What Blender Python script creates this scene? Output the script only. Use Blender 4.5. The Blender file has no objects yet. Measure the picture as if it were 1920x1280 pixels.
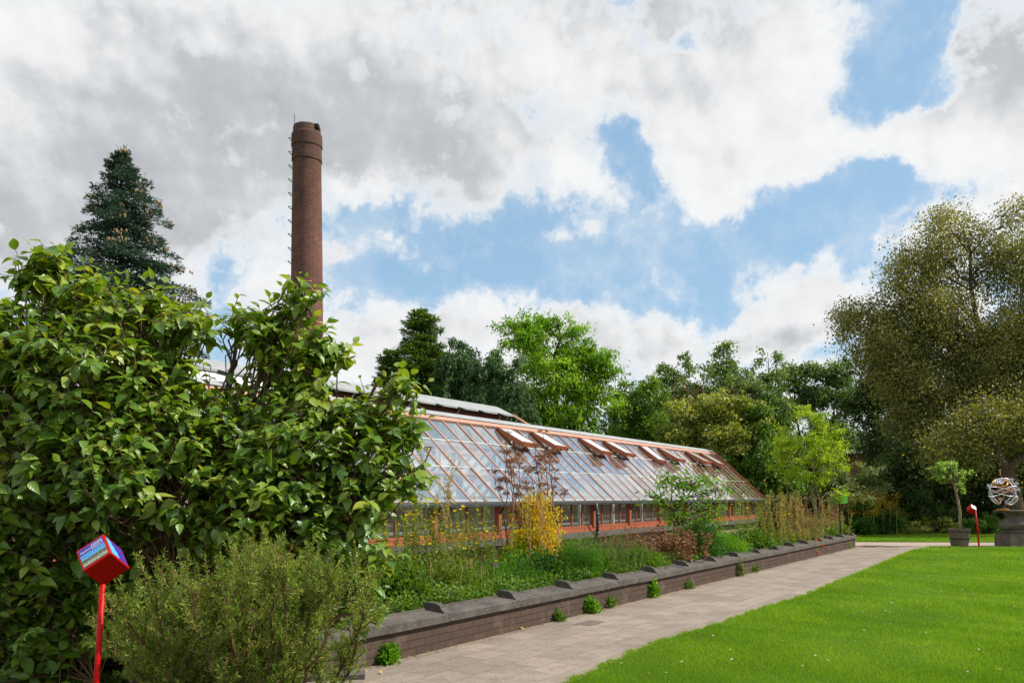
import bpy, math, numpy as np
from math import pi, sin, cos, radians
rng = np.random.default_rng(11)
SC = bpy.context.scene
COL = SC.collection
F, CX, HY, EYE = 1500.0, 960.0, 930.0, 1.6
Z3 = np.zeros(3)

def PX(px, Y): return (px - CX) / F * Y
def PZ(py, Y): return EYE - (py - HY) / F * Y
def P(px, py, Y): return np.array([PX(px, Y), Y, PZ(py, Y)])
def lin(h):
    h = h.lstrip('#'); c = [int(h[i:i + 2], 16) / 255 for i in (0, 2, 4)]
    return tuple((x / 12.92 if x <= .04045 else ((x + .055) / 1.055) ** 2.4) for x in c) + (1,)
def nrm(v):
    v = np.asarray(v, float); return v / np.maximum(np.linalg.norm(v, axis=-1, keepdims=True), 1e-9)

# ------------------------------------------------------------------ objects
def thing(name, label, cat, loc=(0, 0, 0), rotz=0, group=None):
    o = bpy.data.objects.new(name, None); COL.objects.link(o)
    o.location = loc; o.rotation_euler = (0, 0, rotz); o.empty_display_size = .1
    o['label'] = label; o['category'] = cat
    if group: o['group'] = group
    return o
def tag(o, label, cat, group=None):
    o['label'] = label; o['category'] = cat
    if group: o['group'] = group
    return o
def dup(root, loc=None, rotz=None, label=None):
    def cp(o, par):
        c = o.copy(); COL.objects.link(c); c.parent = par
        for ch in list(o.children): cp(ch, c)
        return c
    r = cp(root, None)
    if loc is not None: r.location = loc
    if rotz is not None: r.rotation_euler = (0, 0, rotz)
    if label: r['label'] = label
    return r

class MB:
    def __init__(s): s.V = []; s.F = []; s.T = []; s.U = []; s.M = []; s.n = 0
    def add(s, V, Fs, tint=.5, uv=None, mi=0):
        V = np.asarray(V, float).reshape(-1, 3); k = len(V)
        if not isinstance(Fs, (list, tuple)) or (len(Fs) and not isinstance(Fs[0], np.ndarray)): Fs = [np.asarray(Fs, int)]
        for f in Fs:
            s.F.append(f + s.n); s.M.append(np.full(len(f), mi))
        s.V.append(V); s.T.append(np.broadcast_to(np.asarray(tint, float), (k,)))
        s.U.append(np.zeros((k, 2)) if uv is None else np.asarray(uv, float)); s.n += k
    def box(s, a, b, tint=.5, mi=0):
        x0, y0, z0 = a; x1, y1, z1 = b
        V = [(x0, y0, z0), (x1, y0, z0), (x1, y1, z0), (x0, y1, z0), (x0, y0, z1), (x1, y0, z1), (x1, y1, z1), (x0, y1, z1)]
        s.add(V, [[0, 3, 2, 1], [4, 5, 6, 7], [0, 1, 5, 4], [1, 2, 6, 5], [2, 3, 7, 6], [3, 0, 4, 7]], tint, mi=mi)
    def bar(s, p, q, w, h, up=(0, 0, 1), tint=.5):
        """rectangular bar from p to q, width w across, height h along up"""
        p = np.asarray(p, float); q = np.asarray(q, float); d = nrm(q - p)
        x = nrm(np.cross(d, up)); z = np.cross(x, d)
        c = [(-w / 2, -h / 2), (w / 2, -h / 2), (w / 2, h / 2), (-w / 2, h / 2)]
        V = [p + x * a + z * b for a, b in c] + [q + x * a + z * b for a, b in c]
        s.add(V, [[0, 1, 2, 3], [7, 6, 5, 4], [0, 4, 5, 1], [1, 5, 6, 2], [2, 6, 7, 3], [3, 7, 4, 0]], tint)
    def tube(s, pts, rad, n=6, tint=.5, cap=True):
        pts = np.asarray(pts, float); m = len(pts)
        rad = np.broadcast_to(np.asarray(rad, float), (m,))
        d = nrm(np.gradient(pts, axis=0))
        ref = np.array([0, 0, 1.]) if abs(d[0][2]) < .9 else np.array([1., 0, 0])
        x = nrm(np.cross(d, ref)); y = np.cross(d, x)
        a = np.linspace(0, 2 * pi, n, endpoint=False)
        V = pts[:, None] + rad[:, None, None] * (np.cos(a)[None, :, None] * x[:, None] + np.sin(a)[None, :, None] * y[:, None])
        i = np.arange(m - 1)[:, None] * n; j = np.arange(n)[None]; k = (j + 1) % n
        Q = np.stack([i + j, i + k, i + n + k, i + n + j], -1).reshape(-1, 4)
        L = np.concatenate([[0], np.cumsum(np.linalg.norm(np.diff(pts, axis=0), axis=1))])
        uv = np.stack([np.broadcast_to(a / (2 * pi), (m, n)), np.broadcast_to(L[:, None], (m, n))], -1).reshape(-1, 2)
        fs = [Q]
        if cap: fs.append(np.array([list(range(n))[::-1]])); fs.append(np.array([list(range((m - 1) * n, m * n))]))
        s.add(V.reshape(-1, 3), fs, tint, uv)
    def lathe(s, prof, n=24, c=(0, 0, 0), uvscale=None, tint=.5, sq=0):
        prof = np.asarray(prof, float); m = len(prof); a = np.linspace(0, 2 * pi, n + 1)
        if sq: 
            k = (np.abs(np.cos(a)) ** sq + np.abs(np.sin(a)) ** sq) ** (-1 / sq)
        else: k = np.ones(n + 1)
        V = np.stack([prof[:, :1] * np.cos(a) * k, prof[:, :1] * np.sin(a) * k, np.broadcast_to(prof[:, 1:], (m, n + 1))], -1) + np.asarray(c)
        i = np.arange(m - 1)[:, None] * (n + 1); j = np.arange(n)[None]
        Q = np.stack([i + j, i + j + 1, i + n + 2 + j, i + n + 1 + j], -1).reshape(-1, 4)
        R = prof[:, 0].max() if uvscale is None else uvscale
        uv = np.stack([np.broadcast_to(a * R, (m, n + 1)), np.broadcast_to(prof[:, 1:], (m, n + 1))], -1).reshape(-1, 2)
        s.add(V.reshape(-1, 3), [Q], tint, uv)
    def inst(s, tpl, T, R, S, tint=.5, mi=0):
        """many copies of a small template (verts, faces[, uv]) : positions T, frames R (N,3,3), scales S"""
        TV, TF = np.asarray(tpl[0], float), np.asarray(tpl[1], int)
        T = np.asarray(T, float); N = len(T)
        if N == 0: return
        S = np.asarray(S, float)
        if S.ndim == 0: S = np.full(N, S)
        if S.ndim == 1: S = np.repeat(S[:, None], 3, 1)
        V = np.einsum('nij,nkj->nki', R, TV[None] * S[:, None]) + T[:, None]
        Fc = (TF[None] + (np.arange(N) * len(TV))[:, None, None]).reshape(-1, TF.shape[1])
        t = np.broadcast_to(np.asarray(tint, float), (N,))
        uv = np.tile(TV[:, :2], (N, 1))
        s.add(V.reshape(-1, 3), [Fc], np.repeat(t, len(TV)), uv, mi)
    def build(s, name, mat, parent=None, origin=None, smooth=False, loc=None):
        me = bpy.data.meshes.new(name)
        V = np.concatenate(s.V)
        if origin is not None: V = V - np.asarray(origin)
        me.vertices.add(len(V)); me.vertices.foreach_set('co', V.astype(np.float32).ravel())
        nl = sum(f.size for f in s.F); npoly = sum(len(f) for f in s.F)
        me.loops.add(nl); me.polygons.add(npoly)
        li = np.concatenate([f.ravel() for f in s.F]).astype(np.int32)
        cnt = np.concatenate([np.full(len(f), f.shape[1]) for f in s.F])
        st = np.concatenate([[0], np.cumsum(cnt)[:-1]]).astype(np.int32)
        me.loops.foreach_set('vertex_index', li)
        me.polygons.foreach_set('loop_start', st)
        mats = mat if isinstance(mat, (list, tuple)) else [mat]
        for m in mats: me.materials.append(m)
        if len(mats) > 1: me.polygons.foreach_set('material_index', np.concatenate(s.M).astype(np.int32))
        at = me.attributes.new('tint', 'FLOAT', 'POINT'); at.data.foreach_set('value', np.concatenate(s.T).astype(np.float32))
        uvl = me.uv_layers.new(name='UVMap'); U = np.concatenate(s.U)[li]
        uvl.data.foreach_set('uv', U.astype(np.float32).ravel())
        me.update(calc_edges=True)
        me.polygons.foreach_set('use_smooth', np.full(npoly, bool(smooth)))
        o = bpy.data.objects.new(name, me); COL.objects.link(o)
        if parent: o.parent = parent
        if loc is not None: o.location = loc
        return o

# ------------------------------------------------------------------ materials
class NT:
    def __init__(s, name):
        s.m = bpy.data.materials.new(name); s.m.use_nodes = True; s.t = s.m.node_tree
        s.t.nodes.clear(); s.out = s.t.nodes.new('ShaderNodeOutputMaterial')
    def n(s, typ, **kw):
        nd = s.t.nodes.new(typ)
        for k, v in kw.items():
            if k.startswith('i_'):
                nd.inputs[k[2:].replace('_', ' ')].default_value = v
            else: setattr(nd, k, v)
        return nd
    def l(s, a, b): s.t.links.new(a, b)
    def math(s, op, a, b=None, c=None, clamp=False):
        nd = s.t.nodes.new('ShaderNodeMath'); nd.operation = op; nd.use_clamp = clamp
        for i, x in enumerate((a, b, c)):
            if x is None: continue
            if isinstance(x, (int, float)): nd.inputs[i].default_value = x
            else: s.l(x, nd.inputs[i])
        return nd.outputs[0]
    def ramp(s, fac, stops, interp='LINEAR'):
        r = s.t.nodes.new('ShaderNodeValToRGB'); r.color_ramp.interpolation = interp
        while len(r.color_ramp.elements) < len(stops): r.color_ramp.elements.new(.5)
        for e, (p, c) in zip(r.color_ramp.elements, stops):
            e.position = p; e.color = c if len(c) == 4 else tuple(c) + (1,)
        s.l(fac, r.inputs[0]); return r.outputs[0]
    def noise(s, vec, scale, detail=4, rough=.55):
        nd = s.n('ShaderNodeTexNoise'); nd.inputs['Scale'].default_value = scale
        nd.inputs['Detail'].default_value = detail; nd.inputs['Roughness'].default_value = rough
        if vec is not None: s.l(vec, nd.inputs['Vector'])
        return nd.outputs[0]
    def mix(s, fac, a, b, mode='MIX'):
        nd = s.t.nodes.new('ShaderNodeMix'); nd.data_type = 'RGBA'; nd.blend_type = mode
        for i, x in ((0, fac), (6, a), (7, b)):
            if isinstance(x, (int, float, tuple)): nd.inputs[i].default_value = x
            else: s.l(x, nd.inputs[i])
        return nd.outputs[2]
    def bump(s, h, strength=.5, dist=.01):
        nd = s.n('ShaderNodeBump'); nd.inputs['Strength'].default_value = strength; nd.inputs['Distance'].default_value = dist
        s.l(h, nd.inputs['Height']); return nd.outputs[0]
    def prin(s, col, rough=.6, spec=.5, metal=0, normal=None, finish=True):
        nd = s.n('ShaderNodeBsdfPrincipled')
        for k, x in (('Base Color', col), ('Roughness', rough), ('Specular IOR Level', spec), ('Metallic', metal)):
            if isinstance(x, (int, float, tuple)): nd.inputs[k].default_value = x
            else: s.l(x, nd.inputs[k])
        if normal is not None: s.l(normal, nd.inputs['Normal'])
        if finish: s.l(nd.outputs[0], s.out.inputs[0])
        return nd
    def obj(s): return s.n('ShaderNodeTexCoord').outputs['Object']
    def uv(s): return s.n('ShaderNodeTexCoord').outputs['UV']

def plain(name, col, rough=.6, spec=.4, metal=0, var=.25, scale=6, bump=.15):
    t = NT(name); c = lin(col) if isinstance(col, str) else col
    o = t.obj(); f = t.noise(o, scale, 6, .6)
    d = tuple(x * (1 - var) for x in c[:3]) + (1,); b = tuple(min(1, x * (1 + var)) for x in c[:3]) + (1,)
    t.prin(t.ramp(f, [(.3, d), (.7, b)]), rough, spec, metal, t.bump(t.noise(o, scale * 6, 5, .7), bump, .01)); return t.m

def leafm(name, cols, rough=.45, trans=.4, spec=.4, tcol=None, vein=False, gain=1.0):
    """leaf: tint attribute picks the leaf's own colour; light passes through"""
    t = NT(name); a = t.n('ShaderNodeAttribute', attribute_name='tint')
    k = len(cols); col = t.ramp(a.outputs['Fac'], [(i / (k - 1), tuple(x * gain for x in lin(c)[:3])) for i, c in enumerate(cols)])
    nrmal = None
    if vein:
        sp = t.n('ShaderNodeSeparateXYZ'); t.l(t.uv(), sp.inputs[0])
        ax = t.math('ABSOLUTE', sp.outputs[0])
        w = t.math('SINE', t.math('MULTIPLY', t.math('SUBTRACT', sp.outputs[1], t.math('MULTIPLY', ax, .9)), 34))
        mid = t.math('LESS_THAN', ax, .012)
        col = t.mix(t.math('MULTIPLY', mid, .45), col, lin('#9aa860'))
        nrmal = t.bump(w, .22, .003)
    p = t.prin(col, rough, spec, 0, nrmal, finish=False)
    tr = t.n('ShaderNodeBsdfTranslucent')
    tc = t.mix(1.0, col, (tcol or (1.5, 1.45, .45)) + (1,), 'MULTIPLY'); t.l(tc, tr.inputs[0])
    mx = t.n('ShaderNodeMixShader'); mx.inputs[0].default_value = trans
    t.l(p.outputs[0], mx.inputs[1]); t.l(tr.outputs[0], mx.inputs[2]); t.l(mx.outputs[0], t.out.inputs[0]); return t.m

def brickm(name, c1, c2, mortar, bw=.22, rh=.075, ms=.010, vec='obj', grime=None, gs=.8, soot=None, patch=None):
    t = NT(name)
    if vec == 'uv': v = t.uv()
    else:
        sp = t.n('ShaderNodeSeparateXYZ'); t.l(t.obj(), sp.inputs[0]); cb = t.n('ShaderNodeCombineXYZ')
        t.l(t.math('ADD', sp.outputs[0], sp.outputs[1]), cb.inputs[0]); t.l(sp.outputs[2], cb.inputs[1]); v = cb.outputs[0]
    b = t.n('ShaderNodeTexBrick'); b.offset = .5
    t.l(v, b.inputs['Vector']); b.inputs['Scale'].default_value = 1; b.inputs['Brick Width'].default_value = bw
    b.inputs['Row Height'].default_value = rh; b.inputs['Mortar Size'].default_value = ms; b.inputs['Mortar Smooth'].default_value = .3
    b.inputs['Color1'].default_value = lin(c1); b.inputs['Color2'].default_value = lin(c2); b.inputs['Mortar'].default_value = lin(mortar)
    b.inputs['Bias'].default_value = -.1
    o = t.obj(); f = t.noise(o, gs, 6, .65); g = t.noise(o, 9, 5, .7)
    col = t.mix(t.math('MULTIPLY', g, .6), b.outputs[0], t.mix(1.0, b.outputs[0], (.45, .45, .45, 1), 'MULTIPLY'))
    if grime: col = t.mix(t.ramp(f, [(.42, (0, 0, 0)), (.68, (.75, .75, .75))]), col, lin(grime))
    if soot:
        sz = t.n('ShaderNodeSeparateXYZ'); t.l(o, sz.inputs[0]); q = t.math('ADD', t.math('DIVIDE', t.math('SUBTRACT', sz.outputs[2], soot[0]), soot[1] - soot[0]), t.math('MULTIPLY', t.math('SUBTRACT', t.noise(o, 1.1, 6, .7), .5), 1.6))
        col = t.mix(t.ramp(q, [(.25, (0, 0, 0)), (1, (.62, .62, .62))]), col, lin('#3a3029'))
        st_ = t.noise(o, 2.6, 7, .75); col = t.mix(t.ramp(st_, [(.60, (0, 0, 0)), (.72, (.35, .35, .35))]), col, lin('#a58c7e'))
    if patch: st_ = t.noise(o, 3.1, 7, .72); col = t.mix(t.ramp(st_, [(.54, (0, 0, 0)), (.70, (.55, .55, .55))]), col, lin(patch)); col = t.mix(t.ramp(t.noise(o, 40, 5, .8), [(.60, (0, 0, 0)), (.74, (.6, .6, .6))]), col, lin('#93877a'))
    h = t.math('ADD', t.math('MULTIPLY', b.outputs['Fac'], -1), t.math('MULTIPLY', g, .6))
    t.prin(col, .9, .2, 0, t.bump(h, .7, .008)); return t.m

M = {}
M['bark'] = plain('bark', '#57483a', .95, .1, var=.5, scale=9, bump=.9)
M['bark_light'] = plain('bark_light', '#8d7d66', .95, .1, var=.4, scale=9, bump=.9)
M['bark_dark'] = plain('bark_dark', '#3a3026', .95, .1, var=.5, scale=9, bump=.9)
M['twig'] = plain('twig', '#6b5540', .9, .1, var=.3, scale=20)
M['soil'] = plain('soil', '#4a3b2c', .95, .1, var=.5, scale=5, bump=.9)
M['stone'] = plain('coping_stone', '#5f5a56', .9, .2, var=.35, scale=14, bump=.5)
M['wood_red'] = plain('stained_wood', '#9a563a', .6, .3, var=.18, scale=12)
M['wood_pale'] = plain('sunlit_stained_wood', '#b48672', .65, .3, var=.12, scale=12)  # same wood as the windows, painted paler where the sun falls
M['wood_dark'] = plain('dark_wood', '#5d2e1e', .7, .3, var=.3, scale=12)
M['zinc'] = plain('zinc', '#9b9d9c', .5, .5, .3, var=.15, scale=3)
M['zinc_dark'] = plain('dark_gutter_metal', '#54575a', .5, .5, .3, var=.2, scale=5)
M['lap'] = plain('lap_bar', '#b9b9b2', .6, .3, var=.1)
M['white_paint'] = plain('white_paint', '#cfccc2', .7, .3, var=.12, scale=4)
M['iron'] = plain('iron', '#2b2a2a', .6, .4, .5)

def glassm(name, dirt_sheen=.12, dcol='#b7bdbb', gain=.95, base=.07, tint=(.93, .96, .94, 1)):
    t = NT(name)
    lw = t.n('ShaderNodeLayerWeight'); lw.inputs[0].default_value = .5
    f = t.math('POWER', lw.outputs['Facing'], 2.6); f = t.math('MULTIPLY_ADD', f, gain, base, clamp=True)
    tr = t.n('ShaderNodeBsdfTransparent'); tr.inputs[0].default_value = tint
    gl = t.n('ShaderNodeBsdfGlossy'); gl.inputs['Roughness'].default_value = .03; gl.inputs[0].default_value = (.95, .97, 1, 1)
    n2 = t.bump(t.noise(t.obj(), 1.3, 2, .5), .05, .02); t.l(n2, gl.inputs['Normal'])
    di = t.n('ShaderNodeBsdfDiffuse'); di.inputs[0].default_value = lin(dcol)
    a = t.n('ShaderNodeAttribute', attribute_name='tint')
    sp = t.noise(t.obj(), 2.2, 6, .7)
    d = t.math('MULTIPLY', t.math('ADD', a.outputs['Fac'], t.math('MULTIPLY', sp, .8)), dirt_sheen)
    m1 = t.n('ShaderNodeMixShader'); t.l(d, m1.inputs[0]); t.l(tr.outputs[0], m1.inputs[1]); t.l(di.outputs[0], m1.inputs[2])
    m2 = t.n('ShaderNodeMixShader'); t.l(f, m2.inputs[0]); t.l(m1.outputs[0], m2.inputs[1]); t.l(gl.outputs[0], m2.inputs[2])
    t.l(m2.outputs[0], t.out.inputs[0]); return t.m
M['roof_glass'] = glassm('roof_glass', .20, gain=1.15, base=.10)
M['vent_glass'] = glassm('vent_glass', .75, gain=.6, base=.08)  # whitish film paints the bright sky reflection onto the open vents
M['window_glass'] = glassm('window_glass', .05, gain=.45, base=.05)

# ------------------------------------------------------------------ foliage helpers
def frames(ax, up):
    y = nrm(ax); x = nrm(np.cross(y, up)); z = np.cross(x, y)
    return np.stack([x, y, z], -1)
def rdir(n):
    v = rng.normal(size=(n, 3)); return nrm(v)
LEAF4 = ([(0, 0, 0), (-.32, .45, .10), (0, 1, -.05), (.32, .45, .10)], [[0, 3, 2, 1]])
LEAFN = ([(0, 0, 0), (-.16, .45, .05), (0, 1, -.05), (.16, .45, .05)], [[0, 3, 2, 1]])
NEEDLE = ([(-.5, 0, 0), (.5, 0, 0), (0, 1, 0)], [[0, 1, 2]])
def big_leaf():
    st = [(0, .02), (.10, .16), (.28, .285), (.50, .30), (.74, .19), (.91, .055), (1, .004)]
    V = []; Fc = []
    for y, w in st:
        z = -.28 * y * y
        V += [(-w, y, z + .30 * w), (0, y, z), (w, y, z + .30 * w)]
    for i in range(len(st) - 1):
        a = i * 3; Fc += [[a, a + 1, a + 4, a + 3], [a + 1, a + 2, a + 5, a + 4]]
    return V, Fc
BIGLEAF = big_leaf()

def lobe(px, py, r, Y, ry=None, dep=1.0):
    c = P(px, py, Y); k = Y / F
    return (c[0], c[1], c[2], r * k, r * k * dep, (ry or r) * k)
def sublobes(lobes, per=11, k=.40):
    out, own = [], []
    for i, (x, y, z, a, b, c) in enumerate(lobes):
        m = max(5, int(per * (.6 + .4 * min(2.5, a / 1.2))))
        d = rdir(m); d[:, 2] += .12; d = nrm(d)
        for j in range(m):
            q = rng.uniform(.55, .95); kk = k * rng.uniform(.6, 1.25)
            out.append((x + d[j, 0] * a * q, y + d[j, 1] * b * q, z + d[j, 2] * c * q, max(a, c) * kk, max(b, c) * kk, max(c, .55 * a) * kk)); own.append(i)
        out.append((x, y, z, a * .6, b * .6, c * .6)); own.append(i)
    return out, np.array(own)
def lobe_pts(lobes, n, pw=.45):
    L = np.array(lobes); vol = (L[:, 3] * L[:, 4] * L[:, 5]) ** .75; vol /= vol.sum()
    i = rng.choice(len(L), n, p=vol); d = rdir(n); r = rng.random(n) ** pw
    p = L[i, :3] + d * r[:, None] * L[i, 3:]
    return p, nrm(d / L[i, 3:]), i, r
def curve(p, q, n=6, sag=0, wig=.05):
    p = np.asarray(p, float); q = np.asarray(q, float); t = np.linspace(0, 1, n)[:, None]
    L = np.linalg.norm(q - p); w = rng.normal(size=(n, 3)) * wig * L; w[0] = w[-1] = 0
    c = p + (q - p) * t + w; c[:, 2] += sag * L * (4 * t[:, 0] * (1 - t[:, 0])); return c

def tree(name, label, base, lobes, leafmat, leaf=.14, nclus=500, per=40, spread=.35, flat=.6, bark='bark', r0=.16, droop=.2, tpl=LEAF4,
         top=None, group=None, cat='tree', limbs=True, fine=14, trunk_to=None, upn=.9, pw=.42, tintsh=0, sub=11, subk=.40):
    base = np.asarray(base, float); root = thing(name, label, cat, tuple(base), group=group)
    L = np.array(lobes)
    # trunk and limbs
    mb = MB()
    ctr = (L[:, :3] * (L[:, 3:4])).sum(0) / L[:, 3].sum()
    topz = (L[:, 2] + L[:, 5] * .4).max() if top is None else top
    end = np.array([ctr[0], ctr[1], topz]) if trunk_to is None else np.asarray(trunk_to, float)
    tr = curve(base - [0, 0, .1], end, 12, 0, .012); rr = np.linspace(1, .12, 12) ** 1.1 * r0; rr[0] *= 1.35
    mb.tube(tr, rr, 9)
    if sub:
        SL, own = sublobes(lobes, sub, subk); pts, dn, si, rf = lobe_pts(SL, nclus, .35); li = own[si]; spread *= .72
        clump = rng.normal(size=len(SL)) * .13
    else: pts, dn, li, rf = lobe_pts(lobes, nclus, pw)
    if limbs:
        for k in range(len(L)):
            hz = L[k, 2] - .7 * L[k, 5] - .15 * abs(L[k, 0] - ctr[0])
            f = np.clip((hz - base[2]) / max(end[2] - base[2], .1), .18, .9); j = f * 11; a = int(j)
            s0 = tr[a] + (tr[min(a + 1, 11)] - tr[a]) * (j - a)
            c = curve(s0, L[k, :3], 6, .06, .05); mb.tube(c, np.linspace(rr[a] * .55, rr[a] * .12 + .008, 6), 6, cap=False)
            ids = np.where(li == k)[0][:fine]
            for q in ids:
                s1 = c[rng.integers(2, 6)]; mb.tube(curve(s1, pts[q], 4, .05, .06), [rr[a] * .12 + .010, .010, .007, .004], 4, cap=False)
    mb.build('trunk', M[bark], root, base, smooth=True)
    # leaf clusters: each a flattened spray pointing outward
    n = nclus; m = per
    out = nrm(dn + rng.normal(size=(n, 3)) * .45 + [0, 0, .1])
    side = nrm(np.cross(out, [0, 0, 1.])); upv = np.cross(side, out)
    sz = spread * rng.uniform(.55, 1.25, n)
    g = rng.normal(size=(n, m, 3)) * .5
    pos = pts[:, None] + sz[:, None, None] * (g[..., :1] * out[:, None] * 1.1 + g[..., 1:2] * side[:, None] + g[..., 2:] * upv[:, None] * flat)
    pos[..., 2] -= droop * sz[:, None] * (g[..., 0] ** 2 + g[..., 1] ** 2) * .8
    pos = pos.reshape(-1, 3); N = len(pos)
    ax = nrm(np.repeat(out, m, 0) * .5 + rdir(N) * .9 + [0, 0, -droop * 1.5])
    R = frames(ax, nrm(rdir(N) * .8 + [0, 0, upn]))
    ct = np.repeat(rng.random(n), m)
    if sub: ct = ct + np.repeat(clump[si], m)
    tint = np.clip(.5 + (ct - .5) * .6 + rng.normal(size=N) * .16 + tintsh, 0, 1)
    S = leaf * rng.uniform(.6, 1.25, N)
    cr = MB(); cr.inst(tpl, pos, R, S, tint); cr.build('crown', leafmat, root, base)
    return root

# ------------------------------------------------------------------ camera, sun, sky
cam = bpy.data.cameras.new('camera'); cam.sensor_width = 36; cam.lens = F * 36 / 1920; cam.clip_end = 3000; cam.clip_start = .05
cam.shift_y = (HY - 640) / 1920
co = bpy.data.objects.new('camera', cam); COL.objects.link(co); co.location = (0, 0, EYE); co.rotation_euler = (pi / 2, 0, 0); SC.camera = co
sd = nrm([.86, -.02, .88])
sun = bpy.data.lights.new('sun', 'SUN'); sun.energy = 4.6; sun.angle = radians(.6); sun.color = (1, .955, .87)
so = bpy.data.objects.new('sun', sun); COL.objects.link(so)
from mathutils import Vector
so.rotation_euler = Vector(sd).to_track_quat('Z', 'Y').to_euler()
vs = SC.view_settings; vs.view_transform = 'Standard'; vs.look = 'None'; vs.exposure = .28; vs.gamma = 1

def make_world():
    w = bpy.data.worlds.new('World'); SC.world = w; w.use_nodes = True
    t = NT.__new__(NT); t.t = w.node_tree; t.t.nodes.clear()
    out = t.n('ShaderNodeOutputWorld'); bg = t.n('ShaderNodeBackground')
    sky = t.n('ShaderNodeTexSky'); sky.sky_type = 'NISHITA'; sky.sun_disc = False
    sky.sun_elevation = math.asin(sd[2]); sky.sun_rotation = math.atan2(sd[0], sd[1]); sky.air_density = 1.0; sky.dust_density = 1.2; sky.ozone_density = 1.5
    gen = t.n('ShaderNodeTexCoord').outputs['Generated']
    sp = t.n('ShaderNodeSeparateXYZ'); t.l(gen, sp.inputs[0]); x, y, z = sp.outputs
    az = t.math('ARCTAN2', x, y); el = t.math('ARCSINE', z)
    cb = t.n('ShaderNodeCombineXYZ'); t.l(az, cb.inputs[0]); t.l(el, cb.inputs[1])
    # warp with two octaves of colour noise
    def vm(op, a, b=None, sc=None):
        nd = t.n('ShaderNodeVectorMath', operation=op)
        for i, q in enumerate((a, b)):
            if q is None: continue
            if isinstance(q, tuple): nd.inputs[i].default_value = q
            else: t.l(q, nd.inputs[i])
        if sc is not None: nd.inputs['Scale'].default_value = sc
        return nd
    def cn(scale, det, rough=.55):
        nd = t.n('ShaderNodeTexNoise'); nd.inputs['Scale'].default_value = scale; nd.inputs['Detail'].default_value = det
        nd.inputs['Roughness'].default_value = rough; t.l(gen, nd.inputs['Vector']); return nd
    w1 = vm('SCALE', vm('SUBTRACT', cn(5, 7, .62).outputs['Color'], (.5, .5, .5)).outputs[0], sc=.15).outputs[0]
    w2 = vm('SCALE', vm('SUBTRACT', cn(26, 6, .6).outputs['Color'], (.5, .5, .5)).outputs[0], sc=.045).outputs[0]
    v = vm('ADD', vm('ADD', cb.outputs[0], w1).outputs[0], w2).outputs[0]
    def pe(px, py):
        u = (px - CX) / F; q = (HY - py) / F; return math.atan(u), math.atan(q / math.sqrt(1 + u * u))
    def field(base, lst):
        acc = base
        for px, py, a, b, wt in lst:
            A, E = pe(px, py); k = math.cos(A) ** 2
            d = vm('SUBTRACT', v, (A, E, 0)).outputs[0]
            d = vm('MULTIPLY', d, (F / (a * max(k, .6)), F / (b * max(math.cos(A) * .95, .5)), 0)).outputs[0]
            r = vm('DOT_PRODUCT', d, d).outputs['Value']
            g = t.math('POWER', 2.71828, t.math('MULTIPLY', r, -.85))
            acc = t.math('MULTIPLY_ADD', g, wt, acc)
        return acc
    n1 = cn(6.5, 9, .6).outputs[0]; n2 = cn(2.1, 5, .5).outputs[0]; n3 = cn(14, 8, .62).outputs[0]
    n4 = cn(38, 5, .6).outputs[0]
    tex = t.math('MULTIPLY', t.math('SUBTRACT', n1, .5), 2.6)
    tex = t.math('MULTIPLY_ADD', t.math('SUBTRACT', n3, .5), 2.9, tex); tex = t.math('MULTIPLY_ADD', t.math('SUBTRACT', n4, .5), 1.5, tex)
    base = t.math('ADD', tex, .62)
    dens = field(base, [
        (900, 500, 270, 60, -1.0), (1300, 455, 280, 85, -1.1), (1560, 400, 150, 80, -1.1), (1640, 180, 120, 110, -1.25), (1760, 170, 70, 60, -.8),
        (1640, 350, 90, 30, -.9), (690, 430, 75, 40, -1.5), (700, 560, 100, 38, -1.15), (410, 610, 40, 60, -.9), (1310, 62, 60, 26, -1.15), (1195, 285, 44, 50, -1.1),
        (1500, 655, 120, 28, -.9), (1610, 680, 60, 60, -.8), (1870, 260, 60, 28, -.6), (1210, 330, 60, 60, -.6), (1345, 160, 20, 12, -.5), (1620, 500, 60, 40, -.5),
        (1150, 560, 150, 24, -.5), (1780, 100, 40, 25, -.5), (1380, 545, 90, 20, -.35),
        (1700, 285, 170, 44, 1.9), (1770, 230, 70, 30, 1.2), (1340, 380, 50, 40, 1.0), (1060, 455, 80, 18, .7), (1885, 160, 95, 100, 1.1), (1420, 230, 140, 110, 1.2), (1340, 390, 45, 45, .8), (1470, 570, 130, 60, 1.0), (1750, 430, 170, 60, 1.0),
        (960, 625, 260, 60, .8), (1400, 620, 200, 50, .5), (1100, 690, 500, 60, .5), (1500, 540, 60, 40, .4), (780, 480, 60, 34, .9), (640, 500, 50, 30, .5), (300, 250, 500, 260, .9), (1100, 150, 400, 160, .7), (1380, 200, 130, 150, .8)])
    cov = t.ramp(t.math('MULTIPLY_ADD', dens, .5, .3), [(.16, (0, 0, 0)), (.36, (.10, .10, .10)), (.50, (.42, .42, .42)), (.64, (.82, .82, .82)), (.82, (1, 1, 1))], 'EASE')
    # cloud brightness: thick parts are grey underneath
    n5 = cn(9, 7, .55).outputs[0]
    def cno(scale, det, off):
        nd = t.n('ShaderNodeTexNoise'); nd.inputs['Scale'].default_value = scale; nd.inputs['Detail'].default_value = det; nd.inputs['Roughness'].default_value = .5
        t.l(vm('ADD', gen, tuple(off)).outputs[0], nd.inputs['Vector']); return nd.outputs[0]
    # billows: the side of each puff away from the sun is greyer
    rel = t.math('SUBTRACT', cno(7, 5, sd * .035), cno(7, 5, sd * 0)); rel2 = t.math('SUBTRACT', cno(17, 5, sd * .014), cno(17, 5, sd * 0))
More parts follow.
